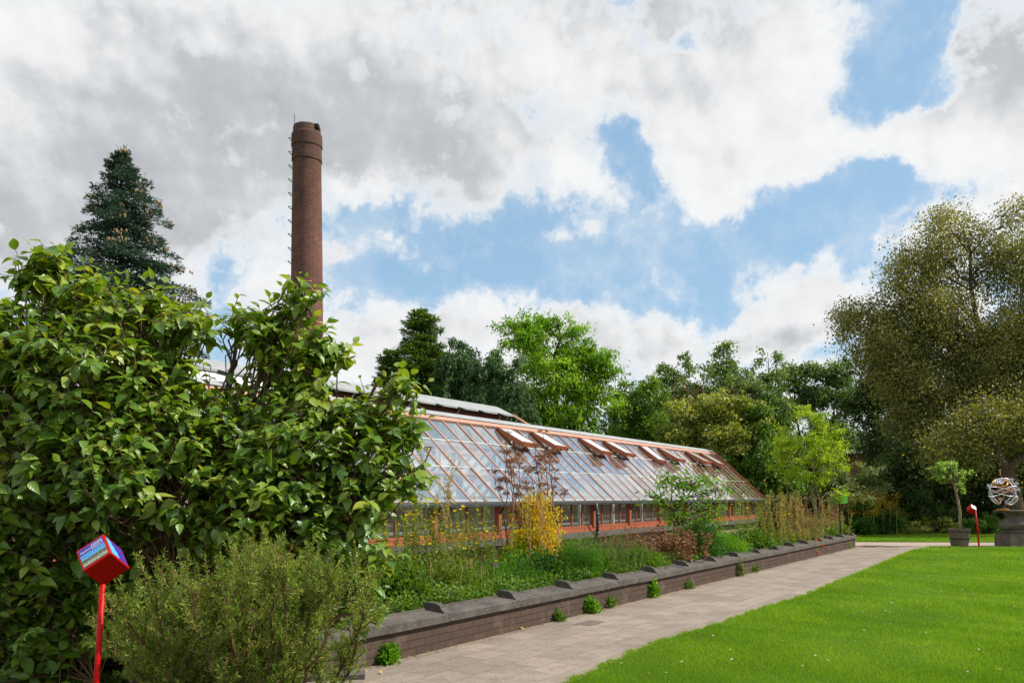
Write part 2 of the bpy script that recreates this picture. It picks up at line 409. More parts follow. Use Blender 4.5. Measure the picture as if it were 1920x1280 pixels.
    gbase = t.math('MULTIPLY', t.math('SUBTRACT', n5, .5), .30); gbase = t.math('MULTIPLY_ADD', rel, .9, gbase); gbase = t.math('MULTIPLY_ADD', rel2, .9, gbase)
    grey = field(gbase, [
        (250, 340, 520, 170, .46), (60, 440, 300, 90, .26), (1240, 10, 300, 60, .40), (1900, 70, 110, 110, .55), (820, 330, 260, 90, .26), (640, 180, 320, 110, .26), (1080, 250, 160, 60, .16), (430, 140, 240, 100, .20),
        (60, 60, 240, 70, -.20), (1430, 230, 120, 120, .0), (950, 610, 240, 30, .10), (1480, 610, 120, 24, .30), (1250, 640, 160, 24, .16), (1350, 130, 160, 40, .12), (980, 110, 120, 50, -.12), (1500, 130, 80, 120, -.1),
        (650, 380, 70, 30, -.5), (1100, 380, 120, 50, -.25), (430, 500, 130, 40, -.30), (1700, 300, 150, 40, -.1)])
    edge = t.math('SUBTRACT', dens, .55); edge = t.math('MULTIPLY', edge, 1.5, clamp=True); edge = t.math('MULTIPLY_ADD', edge, .85, .15)
    gf = t.math('MULTIPLY', t.math('MULTIPLY_ADD', grey, .76, .08), edge)
    ccol = t.ramp(gf, [(0, (.76, .77, .775)), (.16, (.69, .70, .71)), (.42, (.47, .485, .505)), (.8, (.33, .35, .375))])
    bg.inputs[1].default_value = 1.0
    skyc = t.n('ShaderNodeVectorMath', operation='SCALE'); t.l(sky.outputs[0], skyc.inputs[0]); skyc.inputs['Scale'].default_value = SKYS
    hz = t.math('POWER', t.math('SUBTRACT', 1, t.math('MAXIMUM', z, 0), clamp=True), 7)
    blue = t.mix(.68, skyc.outputs[0], (.265, .45, .625, 1)); blue = t.mix(t.math('MULTIPLY', hz, .45), blue, (.46, .61, .74, 1)); blue = t.mix(t.ramp(n3, [(.44, (0, 0, 0)), (.70, (.42, .42, .42))]), blue, (.62, .68, .73, 1))
    col = t.mix(cov, blue, ccol)
    t.l(col, bg.inputs[0]); t.l(bg.outputs[0], out.inputs[0])
    w.cycles.sampling_method = 'MANUAL'; w.cycles.sample_map_resolution = 512
SKYS = .15
make_world()

# ------------------------------------------------------------------ ground
GW = lambda Y: -6.51 + .688 * Y            # x of the bed wall's face at depth Y
lawn_edge = [(1050, 1292), (1080, 1280), (1160, 1240), (1229, 1208), (1350, 1172), (1432, 1142), (1513, 1117.6), (1562, 1096), (1634, 1066), (1690, 1042), (1715, 1032), (1745, 1026.5), (1800, 1024.5)]
def gp(px, py): Y = EYE * F / (py - HY); return (PX(px, Y), Y)
LE = [(-.1, 5.2), (.1, 5.9)] + [gp(*p) for p in lawn_edge]
def structure(o): o['kind'] = 'structure'; return o
def sheet(name, poly, z, mat, depth=.0):
    V = [(x, y, z) for x, y in poly]; n = len(V); mb = MB()
    if depth:
        V2 = V + [(x, y, z - depth) for x, y in poly]
        mb.add(V2, [np.array([list(range(n))])] + [np.array([[i, i + n, (i + 1) % n + n, (i + 1) % n] for i in range(n)])])
    else: mb.add(V, [np.array([list(range(n))])])
    return structure(mb.build(name, mat))
t = NT('distant_ground'); o = t.obj()
t.prin(t.ramp(t.noise(o, .3, 8, .6), [(.3, lin('#33401c')), (.6, lin('#4a5426')), (.8, lin('#5a4f34'))]), .95, .1, 0, t.bump(t.noise(o, 6, 6, .7), .8, .05)); M['earth'] = t.m
sheet('ground', [(-700, -300), (700, -300), (700, 1200), (-700, 1200)], -.02, M['earth'])
# path paving
t = NT('paving'); o = t.n('ShaderNodeTexCoord').outputs['Object']
mp = t.n('ShaderNodeMapping'); mp.inputs['Rotation'].default_value = (0, 0, -math.atan2(1, .688)); t.l(o, mp.inputs[0])
b = t.n('ShaderNodeTexBrick'); b.offset = .37; b.inputs['Scale'].default_value = 1; b.inputs['Brick Width'].default_value = .42; b.inputs['Row Height'].default_value = .31
b.inputs['Mortar Size'].default_value = .006; b.inputs['Mortar Smooth'].default_value = .4; b.inputs['Bias'].default_value = .05
b.inputs['Color1'].default_value = lin('#9c8d80'); b.inputs['Color2'].default_value = lin('#83786e'); b.inputs['Mortar'].default_value = lin('#6a5c50'); t.l(mp.outputs[0], b.inputs['Vector'])
n1 = t.noise(o, 1.1, 6, .65); n2 = t.noise(o, 45, 6, .75); n3 = t.noise(o, 4.5, 5, .6)
c = t.mix(t.ramp(n1, [(.4, (0, 0, 0)), (.7, (.5, .5, .5))]), b.outputs[0], lin('#aa9c8c'))
c = t.mix(t.ramp(n3, [(.5, (0, 0, 0)), (.72, (.55, .55, .55))]), c, lin('#6f6054')); c = t.mix(t.ramp(t.noise(o, 14, 7, .8), [(.56, (0, 0, 0)), (.66, (.45, .45, .45))]), c, lin('#61584c'))
c = t.mix(t.ramp(n2, [(.35, (.55, .55, .55)), (.6, (0, 0, 0))]), c, lin('#5e5248'))
c = t.mix(t.ramp(n2, [(.62, (0, 0, 0)), (.75, (.5, .5, .5))]), c, lin('#cdbba6'))
t.prin(c, .85, .25, 0, t.bump(t.math('ADD', t.math('MULTIPLY', b.outputs['Fac'], -1.2), n2), .5, .006)); M['paving'] = t.m
pl = [(GW(5.0) - .3, 5.0)] + [(GW(y), y) for y in (7.2, 12, 18, 25.1)] + [(GW(25.1) + .1, 25.3), (11.2, 26.1), (15.2, 25.6)]
sheet('path', pl + [(x + .06, y) for x, y in LE[::-1]] + [(-.2, 4.6), (-3, 4.4)], .004, M['paving'])
# gravel path beyond
t = NT('gravel'); o = t.obj(); vn = t.n('ShaderNodeTexVoronoi'); vn.inputs['Scale'].default_value = 42; t.l(o, vn.inputs['Vector'])
c = t.mix(.55, t.ramp(t.noise(o, 3, 4), [(.3, lin('#8e7d6c')), (.7, lin('#b3a28e'))]), vn.outputs['Color']); c = t.mix(.8, c, lin('#a8957f'))
t.prin(c, .95, .15, 0, t.bump(vn.outputs['Distance'], .9, .02)); M['gravel'] = t.m
sheet('gravel_path', [(9.5, 25.2), (30, 24.4), (30, 27.2), (9.0, 28.2), (8.5, 26.5)], -.002, M['gravel'])
# lawns (turf skin) with real blades on top
t = NT('turf'); o = t.obj()
t.prin(t.ramp(t.noise(o, .8, 8, .65), [(.3, lin('#3d5a12')), (.55, lin('#4c6c16')), (.75, lin('#587a1e'))]), .9, .1, 0, t.bump(t.noise(o, 60, 5, .8), 1, .02)); M['turf'] = t.m
lawn_poly = LE + [(PX(1800, 25.0), 25.0), (34, 24.9), (34, 2), (0.5, 2), (-.2, 4)]
lawn = sheet('lawn', lawn_poly, .022, M['turf'], .03)
back_poly = [(8.6, 28.3), (32, 27.0), (32, 33.5), (8.0, 34.5)]
sheet('lawn', back_poly, .018, M['turf'], .03)

def inpoly(x, y, poly):
    ins = np.zeros(len(x), bool); n = len(poly)
    for i in range(n):
        x0, y0 = poly[i]; x1, y1 = poly[(i + 1) % n]
        if y0 == y1: continue
        c = ((y0 > y) != (y1 > y)) & (x < (x1 - x0) * (y - y0) / (y1 - y0) + x0); ins ^= c
    return ins
M['grass'] = leafm('grass_blades', ['#53720f', '#6a8914', '#82a01f', '#a8b04c'], .5, .5, .3, tcol=(1.3, 1.5, .4))
def grass_blades(poly, N, y0, y1, name, h0=.034):
    # density falls with distance, blade width grows so cover stays even
    u = rng.random(N); Y = y0 * (y1 / y0) ** u
    X = rng.uniform(-.08, .70, N) * Y
    k = inpoly(X, Y, poly); X = X[k]; Y = Y[k]; n = len(X)
    T = np.stack([X, Y, np.full(n, .015)], 1)
    a = rng.random(n) * 2 * pi
    lean = rng.uniform(0, .75, n)
    ax = np.stack([np.cos(a) * lean, np.sin(a) * lean, np.ones(n)], 1)
    R = frames(ax, rdir(n)); s = h0 * rng.uniform(.5, 1.35, n) * (1 + .25 * np.sin(X * 2.1) * np.sin(Y * 1.3))
    w = .0042 * (Y / 7) ** 1.0 * rng.uniform(.7, 1.3, n)
    patch = .10 * np.sin(X * 1.7 + Y * .9) * np.sin(Y * .7 + 1) + .10 * np.sin(X * .6 - Y * 2.3 + np.sin(X * 1.3)) + .08 * np.sin(5 * X + 3 * Y + 2 * np.sin(Y * 2)); patch += (rng.random(n) < .04) * .5
    tint = np.clip(.42 + patch + rng.normal(size=n) * .2, 0, 1)
    mb = MB(); mb.inst(NEEDLE, T, R, np.stack([w, s, s], 1), tint)
    g = mb.build(name, M['grass']); g['kind'] = 'stuff'; g['label'] = 'short mown green grass'; return g
g = grass_blades(lawn_poly, 620000, 5.6, 25.3, 'grass'); tag(g, 'short mown bright green grass of the main lawn beside the path', 'grass')
g = grass_blades(back_poly, 60000, 27, 34.6, 'grass', .05); tag(g, 'strip of mown grass beyond the gravel path', 'grass')
def edge_grass():
    A = np.array(LE[1:]); L = np.linalg.norm(np.diff(A, axis=0), axis=1); cum = np.concatenate([[0], np.cumsum(L)]); n = 15000
    u = rng.random(n) ** 1.5 * cum[-1]; X = np.interp(u, cum, A[:, 0]); Y = np.interp(u, cum, A[:, 1])
    wob = .035 * np.sin(u * 9) + .03 * np.sin(u * 23 + 1) + np.abs(rng.normal(size=n)) * -.03; X = X + wob
    a = rng.random(n) * 6.28; ax = np.stack([np.cos(a) * .6 - .7, np.sin(a) * .6, np.full(n, .8)], 1)
    mb = MB(); s_ = .045 * rng.uniform(.5, 1.4, n); w = .0045 * (Y / 7); mb.inst(NEEDLE, np.stack([X, Y, np.full(n, .004)], 1), frames(ax, rdir(n)), np.stack([w, s_, s_], 1), np.clip(.5 + rng.normal(size=n) * .25, 0, 1))
    g = mb.build('edge_grass', M['grass']); g['kind'] = 'stuff'; tag(g, 'ragged fringe of grass spilling over the edge of the path', 'grass')
edge_grass()
# ------------------------------------------------------------------ daisies and litter
def daisies():
    mw = plain('daisy_white', '#f0efe6', .7, .2, var=.05); my = plain('daisy_yellow', '#d9b01e', .7, .2)
    r = thing('daisy', 'small white daisy in the lawn', 'flower', (0, 0, 0), group='daisies scattered in the lawn')
    mb = MB(); n = 11; a = np.arange(n) * 2 * pi / n
    ax = np.stack([np.cos(a), np.sin(a), np.full(n, .15)], 1)
    mb.inst(LEAF4, np.zeros((n, 3)) + [0, 0, .03], frames(ax, np.tile([0, 0, 1.], (n, 1))), np.full(n, .014)); mb.build('petals', mw, r)
    mb = MB(); mb.lathe([(.0001, .034), (.003, .033), (.004, .031), (.0035, .028)], 7); mb.build('flower_centre', my, r)
    k = 0
    spots = []
    for _ in range(4000):
        px = rng.uniform(1150, 1915); py = rng.uniform(1036, 1275); 
        if rng.random() > .25 + .75 * math.exp(-((py - 1130) / 45) ** 2 - ((px - 1720) / 190) ** 2): continue
        x, y = gp(px, py)
        if inpoly(np.array([x - .12]), np.array([y]), lawn_poly)[0]: spots.append((x, y))
        if len(spots) > 84: break
    for i, (x, y) in enumerate(spots):
        o = r if i == 0 else dup(r); o.location = (x, y, .022); s = rng.uniform(.5, 1.0); o.scale = (s, s, 1 + .2 * s); o.rotation_euler = (rng.uniform(-.25, .35), rng.uniform(-.3, .3), rng.random() * 6)
daisies()

# ------------------------------------------------------------------ low bed wall
WANG = math.atan2(1, .688)
M['bed_brick'] = brickm('bed_wall_brick', '#5e4b40', '#54443b', '#463b34', .235, .078, .008, grime='#463c35', gs=2.2, patch='#7b6a5a')
def bed_wall():
    Y0 = 7.0; r = thing('bed_wall', 'low dark brick retaining wall with grey stone coping along the path', 'wall', (GW(Y0), Y0, 0), WANG)
    L = (25.15 - Y0) * math.sqrt(1 + .688 ** 2)
    mb = MB(); mb.box((0, 0, -.05), (L, .24, .285)); mb.box((L - .235, .24, -.05), (L, 3.6, .285)); mb.box((0.003, .24, -.05), (.235, 1.6, .285)); mb.build('brickwork', M['bed_brick'], r)
    mb = MB(); x = -.04; i = 0
    prof = [(-.045, .285), (-.045, .362), (-.037, .370), (.235, .392), (.237, .408), (.275, .408), (.275, .285)]
    while x < L + .03:
        w = min(rng.uniform(.82, 1.0), L + .04 - x)
        if w < .1: break
        jit = rng.uniform(-.004, .004)
        pr = [(a, b + jit) for a, b in prof]; n = len(pr)
        V = [(x + .002, a, b) for a, b in pr] + [(x + w - .002, a, b) for a, b in pr]
        mb.add(V, [np.array([[k, (k + 1) % n, (k + 1) % n + n, k + n] for k in range(n)]), np.array([list(range(n))[::-1], list(range(n, 2 * n))])], rng.random())
        x += w
    prof2 = [(L - .28, .287), (L - .28, .37), (L + .043, .37), (L + .043, .287)]
    V = [(a, .277, b) for a, b in prof2] + [(a, 3.6, b) for a, b in prof2]
    mb.add(V, [np.array([[k, k + 4, (k + 1) % 4 + 4, (k + 1) % 4] for k in range(4)]), np.array([[0, 1, 2, 3], [7, 6, 5, 4]])])
    mb.build('coping', M['coping'], r)
    # raised rib blocks on the coping
    k = 0; Yb = 7.37
    mbs = None
    while Yb < 25.2:
        xl = (Yb - Y0) * math.sqrt(1 + .688 ** 2) - .02
        if xl > 0 and xl < L - .05:
            if mbs is None:
                q = MB(); pr = [(-.02, .371), (.02, .40), (.07, .447), (.12, .466), (.24, .470), (.28, .462), (.28, .39)]; n = len(pr)
                V = [(-.055, a, b) for a, b in pr] + [(.055, a, b) for a, b in pr]
                # slightly bevelled top: pull in the upper vertices
                V = [((vx * (.78 if vz > .44 else 1)), vy, vz) for vx, vy, vz in V]
                q.add(V, [np.array([[j, (j + 1) % n, (j + 1) % n + n, j + n] for j in range(n)]), np.array([list(range(n))[::-1], list(range(n, 2 * n))])])
                mbs = q.build('coping_rib', M['coping'], r)
                mbs.location = (xl, 0, 0)
            else:
                c = mbs.copy(); COL.objects.link(c); c.parent = r; c.location = (xl, 0, rng.uniform(-.004, .002)); c.scale = (rng.uniform(.85, 1.1), 1, 1)
        Yb += 1.105
    return r
t = NT('coping_stone_weathered'); o = t.obj(); n1 = t.noise(o, 3, 7, .7); n2 = t.noise(o, 28, 6, .75)
c = t.ramp(n1, [(.3, lin('#423d39')), (.5, lin('#554f4a')), (.72, lin('#6c6359'))]); c = t.mix(t.ramp(n2, [(.55, (0, 0, 0)), (.7, (.6, .6, .6))]), c, lin('#9a9284')); c = t.mix(t.ramp(n2, [(.3, (.6, .6, .6)), (.45, (0, 0, 0))]), c, lin('#3d3936'))
t.prin(c, .9, .25, 0, t.bump(n2, .6, .01)); M['coping'] = t.m
bed_wall()
sheet('garden_bed', [(GW(6.2) - .3, 6.6), (GW(25) - .3, 25.1), (2, 30), (-7, 17), (-11, 3), (-5, 3.5)], .33, M['soil'])
# a lump of soil under the corner plants, left of the path
# ------------------------------------------------------------------ greenhouse
GA = math.atan2(.8346, .551)
gh = thing('greenhouse', 'long old greenhouse with sloping glass roof, reddish wooden bars and open roof vents', 'greenhouse', (-12, 0, 0), GA)
S0, S1 = 10.0, 41.5; BAY = 2.25; RS = BAY / 4
ZE, ZR, WR = 1.50, 3.57, 2.28; W2 = 2 * WR
def slope(w): return ZE + (ZR - ZE) * (w / WR)
sl = nrm([0, WR, ZR - ZE]); slu = np.array([0, -sl[2], sl[1]])   # along, normal of front slope
def gpt(s, w, up=0.): return np.array([s, w, slope(w)]) + slu * up
# base
M['buff_brick'] = brickm('buff_brick', '#a08c70', '#8d7a62', '#998e7e', .22, .07, .01, grime='#5e5548')
mb = MB(); mb.box((S0, 0.02, -.02), (S1, .30, .52)); mb.box((S0, W2 - .3, -.02), (S1, W2 - .02, .52)); mb.box((S1 - .28, .30, -.02), (S1 - .003, W2 - .3, .52)); mb.box((S0 + .003, .30, -.02), (S0 + .28, W2 - .3, .52)); mb.build('base_wall', M['buff_brick'], gh)
mb = MB(); mb.box((S0, -.16, .52), (S1 + .1, .34, .585)); mb.box((S0, -.11, .585), (S1 + .05, .34, .67)); mb.build('stone_ledge', M['stone'], gh)
mb = MB(); mb.box((S0 + .3, .36, .0), (S1 - .3, W2 - .36, .05)); mb.build('floor', M['stone'], gh)
mb = MB(); mb.box((S0 + .3, .40, .60), (S1 - .4, 1.15, .66)); mb.box((S0 + .3, 3.4, .60), (S1 - .4, W2 - .4, .66))
for s in np.arange(S0 + 1, S1, 2.2): mb.box((s, .45, .05), (s + .08, 1.1, .6)); mb.box((s, 3.45, .05), (s + .08, W2 - .45, .6))
mb.build('staging_bench', M['zinc'], gh)
# back wall inside: pale render with windows' worth of timber
mb = MB(); mb.box((S0, W2 - .16, .52), (S1, W2 - .04, 1.40)); mb.build('back_wall', M['buff_brick'], gh)
# front windows
nb = int(round((S1 - S0) / BAY))
for i in range(nb):
    s = S0 + i * BAY
    mb = MB()
    mb.box((s, -.02, .67), (s + BAY, .10, .77)); mb.box((s + .06, -.055, .672), (s + BAY - .06, .0, .705))
    mb.box((s + .055, .0, .775), (s + BAY - .055, .08, .83))
    mb.box((s - .055, -.04, .77), (s + .055, .09, 1.43))
    for k in (1, 2, 3): mb.box((s + k * RS - .018, .02, .83), (s + k * RS + .018, .065, 1.40))
    mb.box((s + .055, .003, 1.38), (s + BAY - .055, .085, 1.44))
    if i % 2 == 1: mb.box((s + .055, .025, 1.13), (s + BAY - .055, .055, 1.155))
    f = mb.build('window', M['wood_red'], gh)
    mb = MB(); V = []
    for k in range(4):
        a = s + k * RS + .02; c = s + (k + 1) * RS - .02; dy = rng.uniform(-.006, .006)
        mb.add([(a, .045 + dy, .83), (c, .045 - dy, .83), (c, .045 - dy, 1.385), (a, .045 + dy, 1.385)], [[0, 1, 2, 3]], rng.random())
    mb.build('pane', M['window_glass'], f)
mb = MB(); mb.box((S1 - .055, -.04, .77), (S1 + .055, .09, 1.43)); mb.build('corner_post', M['wood_red'], gh)
# interior shutters / partitions seen dark through the glass
mb = MB()
for s in (13.5, 17.2, 19.4, 24.1, 31.7, 38.0): mb.box((s, .35, .66), (s + .55, .42, 1.42))
mb.build('inner_panel', M['wood_dark'], gh)
# gutter, soffit and downpipe
mb = MB(); mb.box((S0, -.17, 1.405), (S1 + .12, -.03, 1.435)); mb.box((S0, -.20, 1.42), (S1 + .12, -.172, 1.485)); mb.box((S0, -.19, 1.388), (S1 + .1, -.06, 1.405)); mb.build('gutter', M['zinc_dark'], gh)
mb = MB(); mb.bar((S0, -.02, 1.465), (S1 + .05, -.02, 1.465), .17, .05); mb.build('eaves_board', M['wood_pale'], gh)
mb = MB(); mb.bar((S0, -.07, slope(-.07) + .035), (S1 + .05, -.07, slope(-.07) + .035), .20, .008, up=tuple(slu)); mb.build('zinc_flashing', M['zinc'], gh)
mb = MB(); sdp = 25.6
mb.tube([(sdp, -.16, 1.42), (sdp, -.17, 1.3), (sdp, -.20, 1.2), (sdp, -.20, .55)], .042, 10); mb.tube([(sdp, -.2, 1.16), (sdp, -.2, 1.10)], .052, 10); mb.tube([(sdp, -.2, .66), (sdp, -.2, .6)], .052, 10); mb.build('downpipe', M['zinc_dark'], gh, smooth=True)
# brackets under the gutter
for i in range(nb):
    s = S0 + i * BAY
    mb = MB(); mb.bar((s, -.045, 1.22), (s, -.16, 1.39), .03, .03, up=(1, 0, 0)); mb.build('gutter_bracket', M['iron'], gh)
# purlins and inner frame
mb = MB()
for w in (.72, 1.5):
    p = gpt(S0, w, -.10); q = gpt(S1, w, -.10); mb.bar(p, q, .07, .09, up=tuple(slu))
    p[1] = W2 - p[1]; q[1] = W2 - q[1]; mb.bar(p, q, .07, .09)
for s in np.arange(S0 + BAY, S1, BAY): mb.bar((s, .1, 1.55), (s, W2 - .1, 1.55), .05, .10)
mb.build('purlin', M['wood_pale'], gh)
mb = MB()
for s in np.arange(S0, S1 + .01, BAY):
    mb.box((s - .04, 1.6, .05), (s + .04, 1.68, 3.0))
mb.build('inner_post', M['white_paint'], gh)
# rafters: one mesh each
r0 = MB(); r0.bar(np.array([0, -.10, slope(-.10)]) + slu * .03, np.array([0, WR - .02, slope(WR - .02)]) + slu * .03, .036, .07, up=tuple(slu))
rf = r0.build('rafter', M['wood_rafter'] if 'wood_rafter' in M else M['wood_pale'], gh); rf.location = (S0, 0, 0)
nr = int(round((S1 - S0) / RS))
for i in range(1, nr):
    c = rf.copy(); COL.objects.link(c); c.parent = gh; c.location = (S0 + i * RS, 0, 0)
mb = MB()
for i in range(nr + 1):
    s = S0 + i * RS; mb.bar((s, W2 + .1, slope(-.1) + .03), (s, WR + .02, slope(WR) + .03), .065, .08)
mb.build('back_rafter', M['white_paint'], gh)
# verge boards at the far and near end
for s in (S1 + .02, S0 - .02):
    mb = MB(); mb.bar(gpt(s, -.12, .03), gpt(s, WR, .03), .07, .14, up=tuple(slu)); mb.bar((s, W2 + .12, slope(-.12)), (s, WR, ZR), .07, .14)
    mb.build('verge_board', M['wood_red'], gh)
# gable ends
for s in (S0 + .05, S1 - .05):
    mb = MB(); mb.add([(s, .1, .52), (s, W2 - .1, .52), (s, W2 - .1, 1.5), (s, WR, ZR - .08), (s, .1, 1.5)], [np.array([[0, 1, 2, 3, 4]])]); g = mb.build('gable_glazing', M['window_glass'], gh)
    mb = MB()
    for w in np.arange(.1, W2, .57): mb.bar((s, w, .5), (s, w, slope(min(w, W2 - w)) - .05), .05, .05, up=(1, 0, 0))
    mb.bar((s + .003, .1, 1.5), (s + .003, W2 - .1, 1.5), .06, .08); mb.build('gable_bars', M['wood_red'], gh)
# glazing with zinc laps: panes overlap, each slightly out of true
VENTS = [24.0, 25.7, 28.5, 30.2, 33.0, 34.7, 37.5, 39.2]
vb = [int(round((v - S0) / RS)) for v in VENTS]
mb = MB(); laps = [-.09, .78, 1.50, WR - .1]; mc = MB()
for i in range(nr):
    for k in range(3):
        a, c = laps[k], laps[k + 1]
        if k == 2 and i in vb: c = WR - .72
        s = S0 + i * RS + .018; e = s + RS - .036; j = rng.uniform(-.011, .011, 4); up = .044 + .004 * (2 - k)
        V = [gpt(s, a, up + j[0]), gpt(e, a, up + j[1]), gpt(e, c, up - .006 + j[2]), gpt(s, c, up - .006 + j[3])]
        ww = [.25, .2, .3][k] + (.0)
        mb.add(V, [[0, 1, 2, 3]], np.clip(rng.uniform(.0, .6) + ww - .9 * (s > 36.5) * rng.random(), 0, 1))
        V2 = [(p[0], W2 - p[1], p[2]) for p in V]; mb.add(V2, [[3, 2, 1, 0]], .0)
        
mb.build('roof_glazing', M['roof_glass'], gh)
for a in laps[1:3]: mc = MB(); mc.bar(gpt(S0, a + .005, .049), gpt(S1, a + .005, .049), .028, .004, up=tuple(slu)); mc.build('glazing_lap', M['lap'], gh)
# ridge: peach board then zinc cap
mb = MB(); mb.bar(gpt(S0, WR - .16, .055), gpt(S1 + .03, WR - .14, .055), .14, .05, up=tuple(slu)); mb.build('ridge_board', M['peach'] if 'peach' in M else M['wood_pale'], gh)
mb = MB(); mb.bar(gpt(S0, WR - .04, .085), gpt(S1 + .05, WR - .04, .085), .12, .02, up=tuple(slu)); mb.bar((S0, WR + .055, ZR + .055), (S1 + .05, WR + .055, ZR + .055), .12, .03, up=(0, .7, .7)); mb.build('ridge_cap', M['zinc'], gh)
# open vents
def vent_meshes(ang):
    L = .98; Wd = RS * 1.12
    hinge = gpt(0, WR - .24, .085)
    d = -sl; ca, sa = cos(ang), sin(ang); d2 = d * ca + slu * sa; n2 = slu * ca - d * sa
    return hinge, d2, n2, L, Wd
for q, (v, ib) in enumerate(zip(VENTS, vb)):
    s = S0 + ib * RS; ang = radians([14, 14, 13, 14, 6, 13, 14, 12][q]); hinge, d2, n2, L, Wd = vent_meshes(ang)
    h = hinge + [s, 0, 0]; X = np.array([1., 0, 0])
    mb = MB()
    for dx in (0, Wd): mb.bar(h + X * dx - n2 * .03, h + X * dx + d2 * L - n2 * .03, .034, .12, up=tuple(n2))
    mb.bar(h - X * .02 + d2 * .03, h + X * (Wd + .02) + d2 * .03, .05, .05, up=tuple(n2)); mb.bar(h - X * .02 + d2 * (L - .03) + n2 * -.01, h + X * (Wd + .02) + d2 * (L - .03) - n2 * .035, .035, .13, up=tuple(n2))
    vt = mb.build('roof_vent', M['wood_red'], gh)
    mb = MB(); a = h + X * .02 + d2 * .06 + n2 * .02; b2 = a + X * (Wd - .04); mb.add([a + d2 * (L - .12), b2 + d2 * (L - .12), b2, a], [[0, 1, 2, 3]], .9); mb.build('vent_pane', M['vent_glass'], vt)
    mb = MB()
    for dx in (.03, Wd - .03):
        p = gpt(s + dx, WR - .24 - .50, .03); mb.bar(p, h + X * dx + d2 * L * .8, .015, .02)
    p0, p1 = gpt(s, WR - .24, .05), gpt(s, WR - .86, .05)
    mb.bar(p0, p1, .05, .05, up=tuple(slu)); mb.bar(p0 + X * Wd, p1 + X * Wd, .05, .05, up=tuple(slu)); mb.bar(p1 - X * .02, p1 + X * (Wd + .02), .06, .05, up=tuple(slu)); mb.build('vent_stay', M['wood_dark'], vt)
# lantern (raised ridge ventilator) over the left part, open flap
LS0, LS1 = S0, 25.6
mb = MB(); mb.box((LS0, 2.62, 3.55), (LS1 - .05, 2.66, 3.98)); mb.box((LS0, 3.14, 3.45), (LS1 - .05, 3.20, 4.0)); mb.add([(LS1 - .06, 2.62, 3.5), (LS1 - .06, 3.20, 3.4), (LS1 - .06, 3.20, 4.0), (LS1 - .06, 2.86, 4.12), (LS1 - .06, 2.62, 3.95)], [np.array([[0, 1, 2, 3, 4]])])
ln = mb.build('ridge_lantern', M['wood_dark'], gh)
mb = MB(); a, b2 = np.array([LS0, 2.46, 3.90]), np.array([LS1, 2.46, 3.90]); c2, d2 = np.array([LS1 - .25, 2.86, 4.14]), np.array([LS0, 2.86, 4.14]); e2, f2 = np.array([LS1, 3.30, 3.95]), np.array([LS0, 3.30, 3.95])
th = np.array([0, 0, -.045])
V = [a, b2, c2, d2, e2, f2] + [x + th for x in (a, b2, c2, d2, e2, f2)]
mb.add(V, [[0, 1, 2, 3], [3, 2, 4, 5], [9, 8, 7, 6], [11, 10, 8, 9], [0, 6, 7, 1], [1, 7, 8, 2], [2, 8, 10, 4], [4, 10, 11, 5]])
mb.build('lantern_roof', M['zinc'], ln)
for s in np.arange(LS0 + .4, LS1, .9): mb = MB(); mb.bar((s, 2.45, 3.885), (s + .3, 2.45, 3.84), .03, .03); mb.build('lantern_hinge', M['iron'], ln)
for s in np.arange(17.3, LS1, 1.9): mb = MB(); mb.bar((s, 2.60, 3.60), (s + .12, 2.47, 3.88), .02, .02); mb.build('lantern_stay', M['zinc'], ln)
mb = MB(); mb.add([(S0, 2.40, 3.66), (18.7, 2.40, 3.66), (18.1, 2.50, 3.88), (S0, 2.50, 3.88)], [[0, 1, 2, 3]], .9)
mb.build('lantern_glazing', M['zinc'], ln)
# small glazed end slope of the lantern
mb = MB()
for k in range(4): mb.bar((LS1 + .1 + k * .12, 2.5, 3.90 - k * .05), (LS1 + .7 + k * .05, 2.5 + k * .05, 3.68), .03, .03)
mb.bar((LS1 - .02, 2.48, 3.90), (LS1 + 1.0, 2.5, 3.66), .05, .05); mb.build('lantern_end_bars', M['wood_pale'], ln)

# brick outbuilding glimpsed behind the shrub
M['red_brick'] = brickm('red_brick', '#8c4a33', '#743d2c', '#8b8076', .21, .07, .010)
r = thing('brick_wall', 'red brick garden wall glimpsed through gaps in the big shrub', 'wall', (-7.2, 9.6, 0), .55)
mb = MB(); mb.box((0, 0, -.02), (4.2, .22, 1.72)); mb.build('brickwork', M['red_brick'], r); mb = MB(); mb.box((-.03, -.04, 1.72), (4.23, .26, 1.80)); mb.build('coping', M['stone'], r)

# ------------------------------------------------------------------ chimney
M['chimney_brick'] = brickm('chimney_brick', '#84493a', '#5b342c', '#a38677', .24, .088, .013, vec='uv', grime='#4b3732', gs=.35, soot=(13, 20))
CY = 42.0; k = CY / F; cxx = PX(575.5, CY)
chm = thing('chimney', 'tall round red brick factory chimney with iron rungs up its left side', 'chimney', (cxx, CY, 0))
def zr(py, w): return (w / 2 * k, PZ(py, CY))
mb = MB(); mb.lathe([(1.05, -.1), zr(930, 64), zr(600, 59), zr(500, 57.5), zr(305, 52.6), zr(304, 55.6), zr(301, 55.8), zr(294, 55.6), zr(293, 54.6), zr(278.5, 54.4), zr(277.5, 57), zr(275, 57.2), zr(256, 56.4), zr(252, 52.4), zr(249, 51.2)], 48, uvscale=.8); mb.build('stack', M['chimney_brick'], chm, smooth=False)
M['chimney_crown'] = brickm('chimney_crown_brick', '#6e5142', '#59453a', '#7d6a5a', .24, .088, .012, vec='uv', grime='#4e463a', gs=1.3)
mb = MB(); mb.lathe([zr(249, 50.6), zr(243, 50.4), zr(239.5, 49.6), (.62, PZ(239, CY)), (.60, PZ(250, CY))], 48, uvscale=.8)
mb.build('stack_rim', M['chimney_crown'], chm)
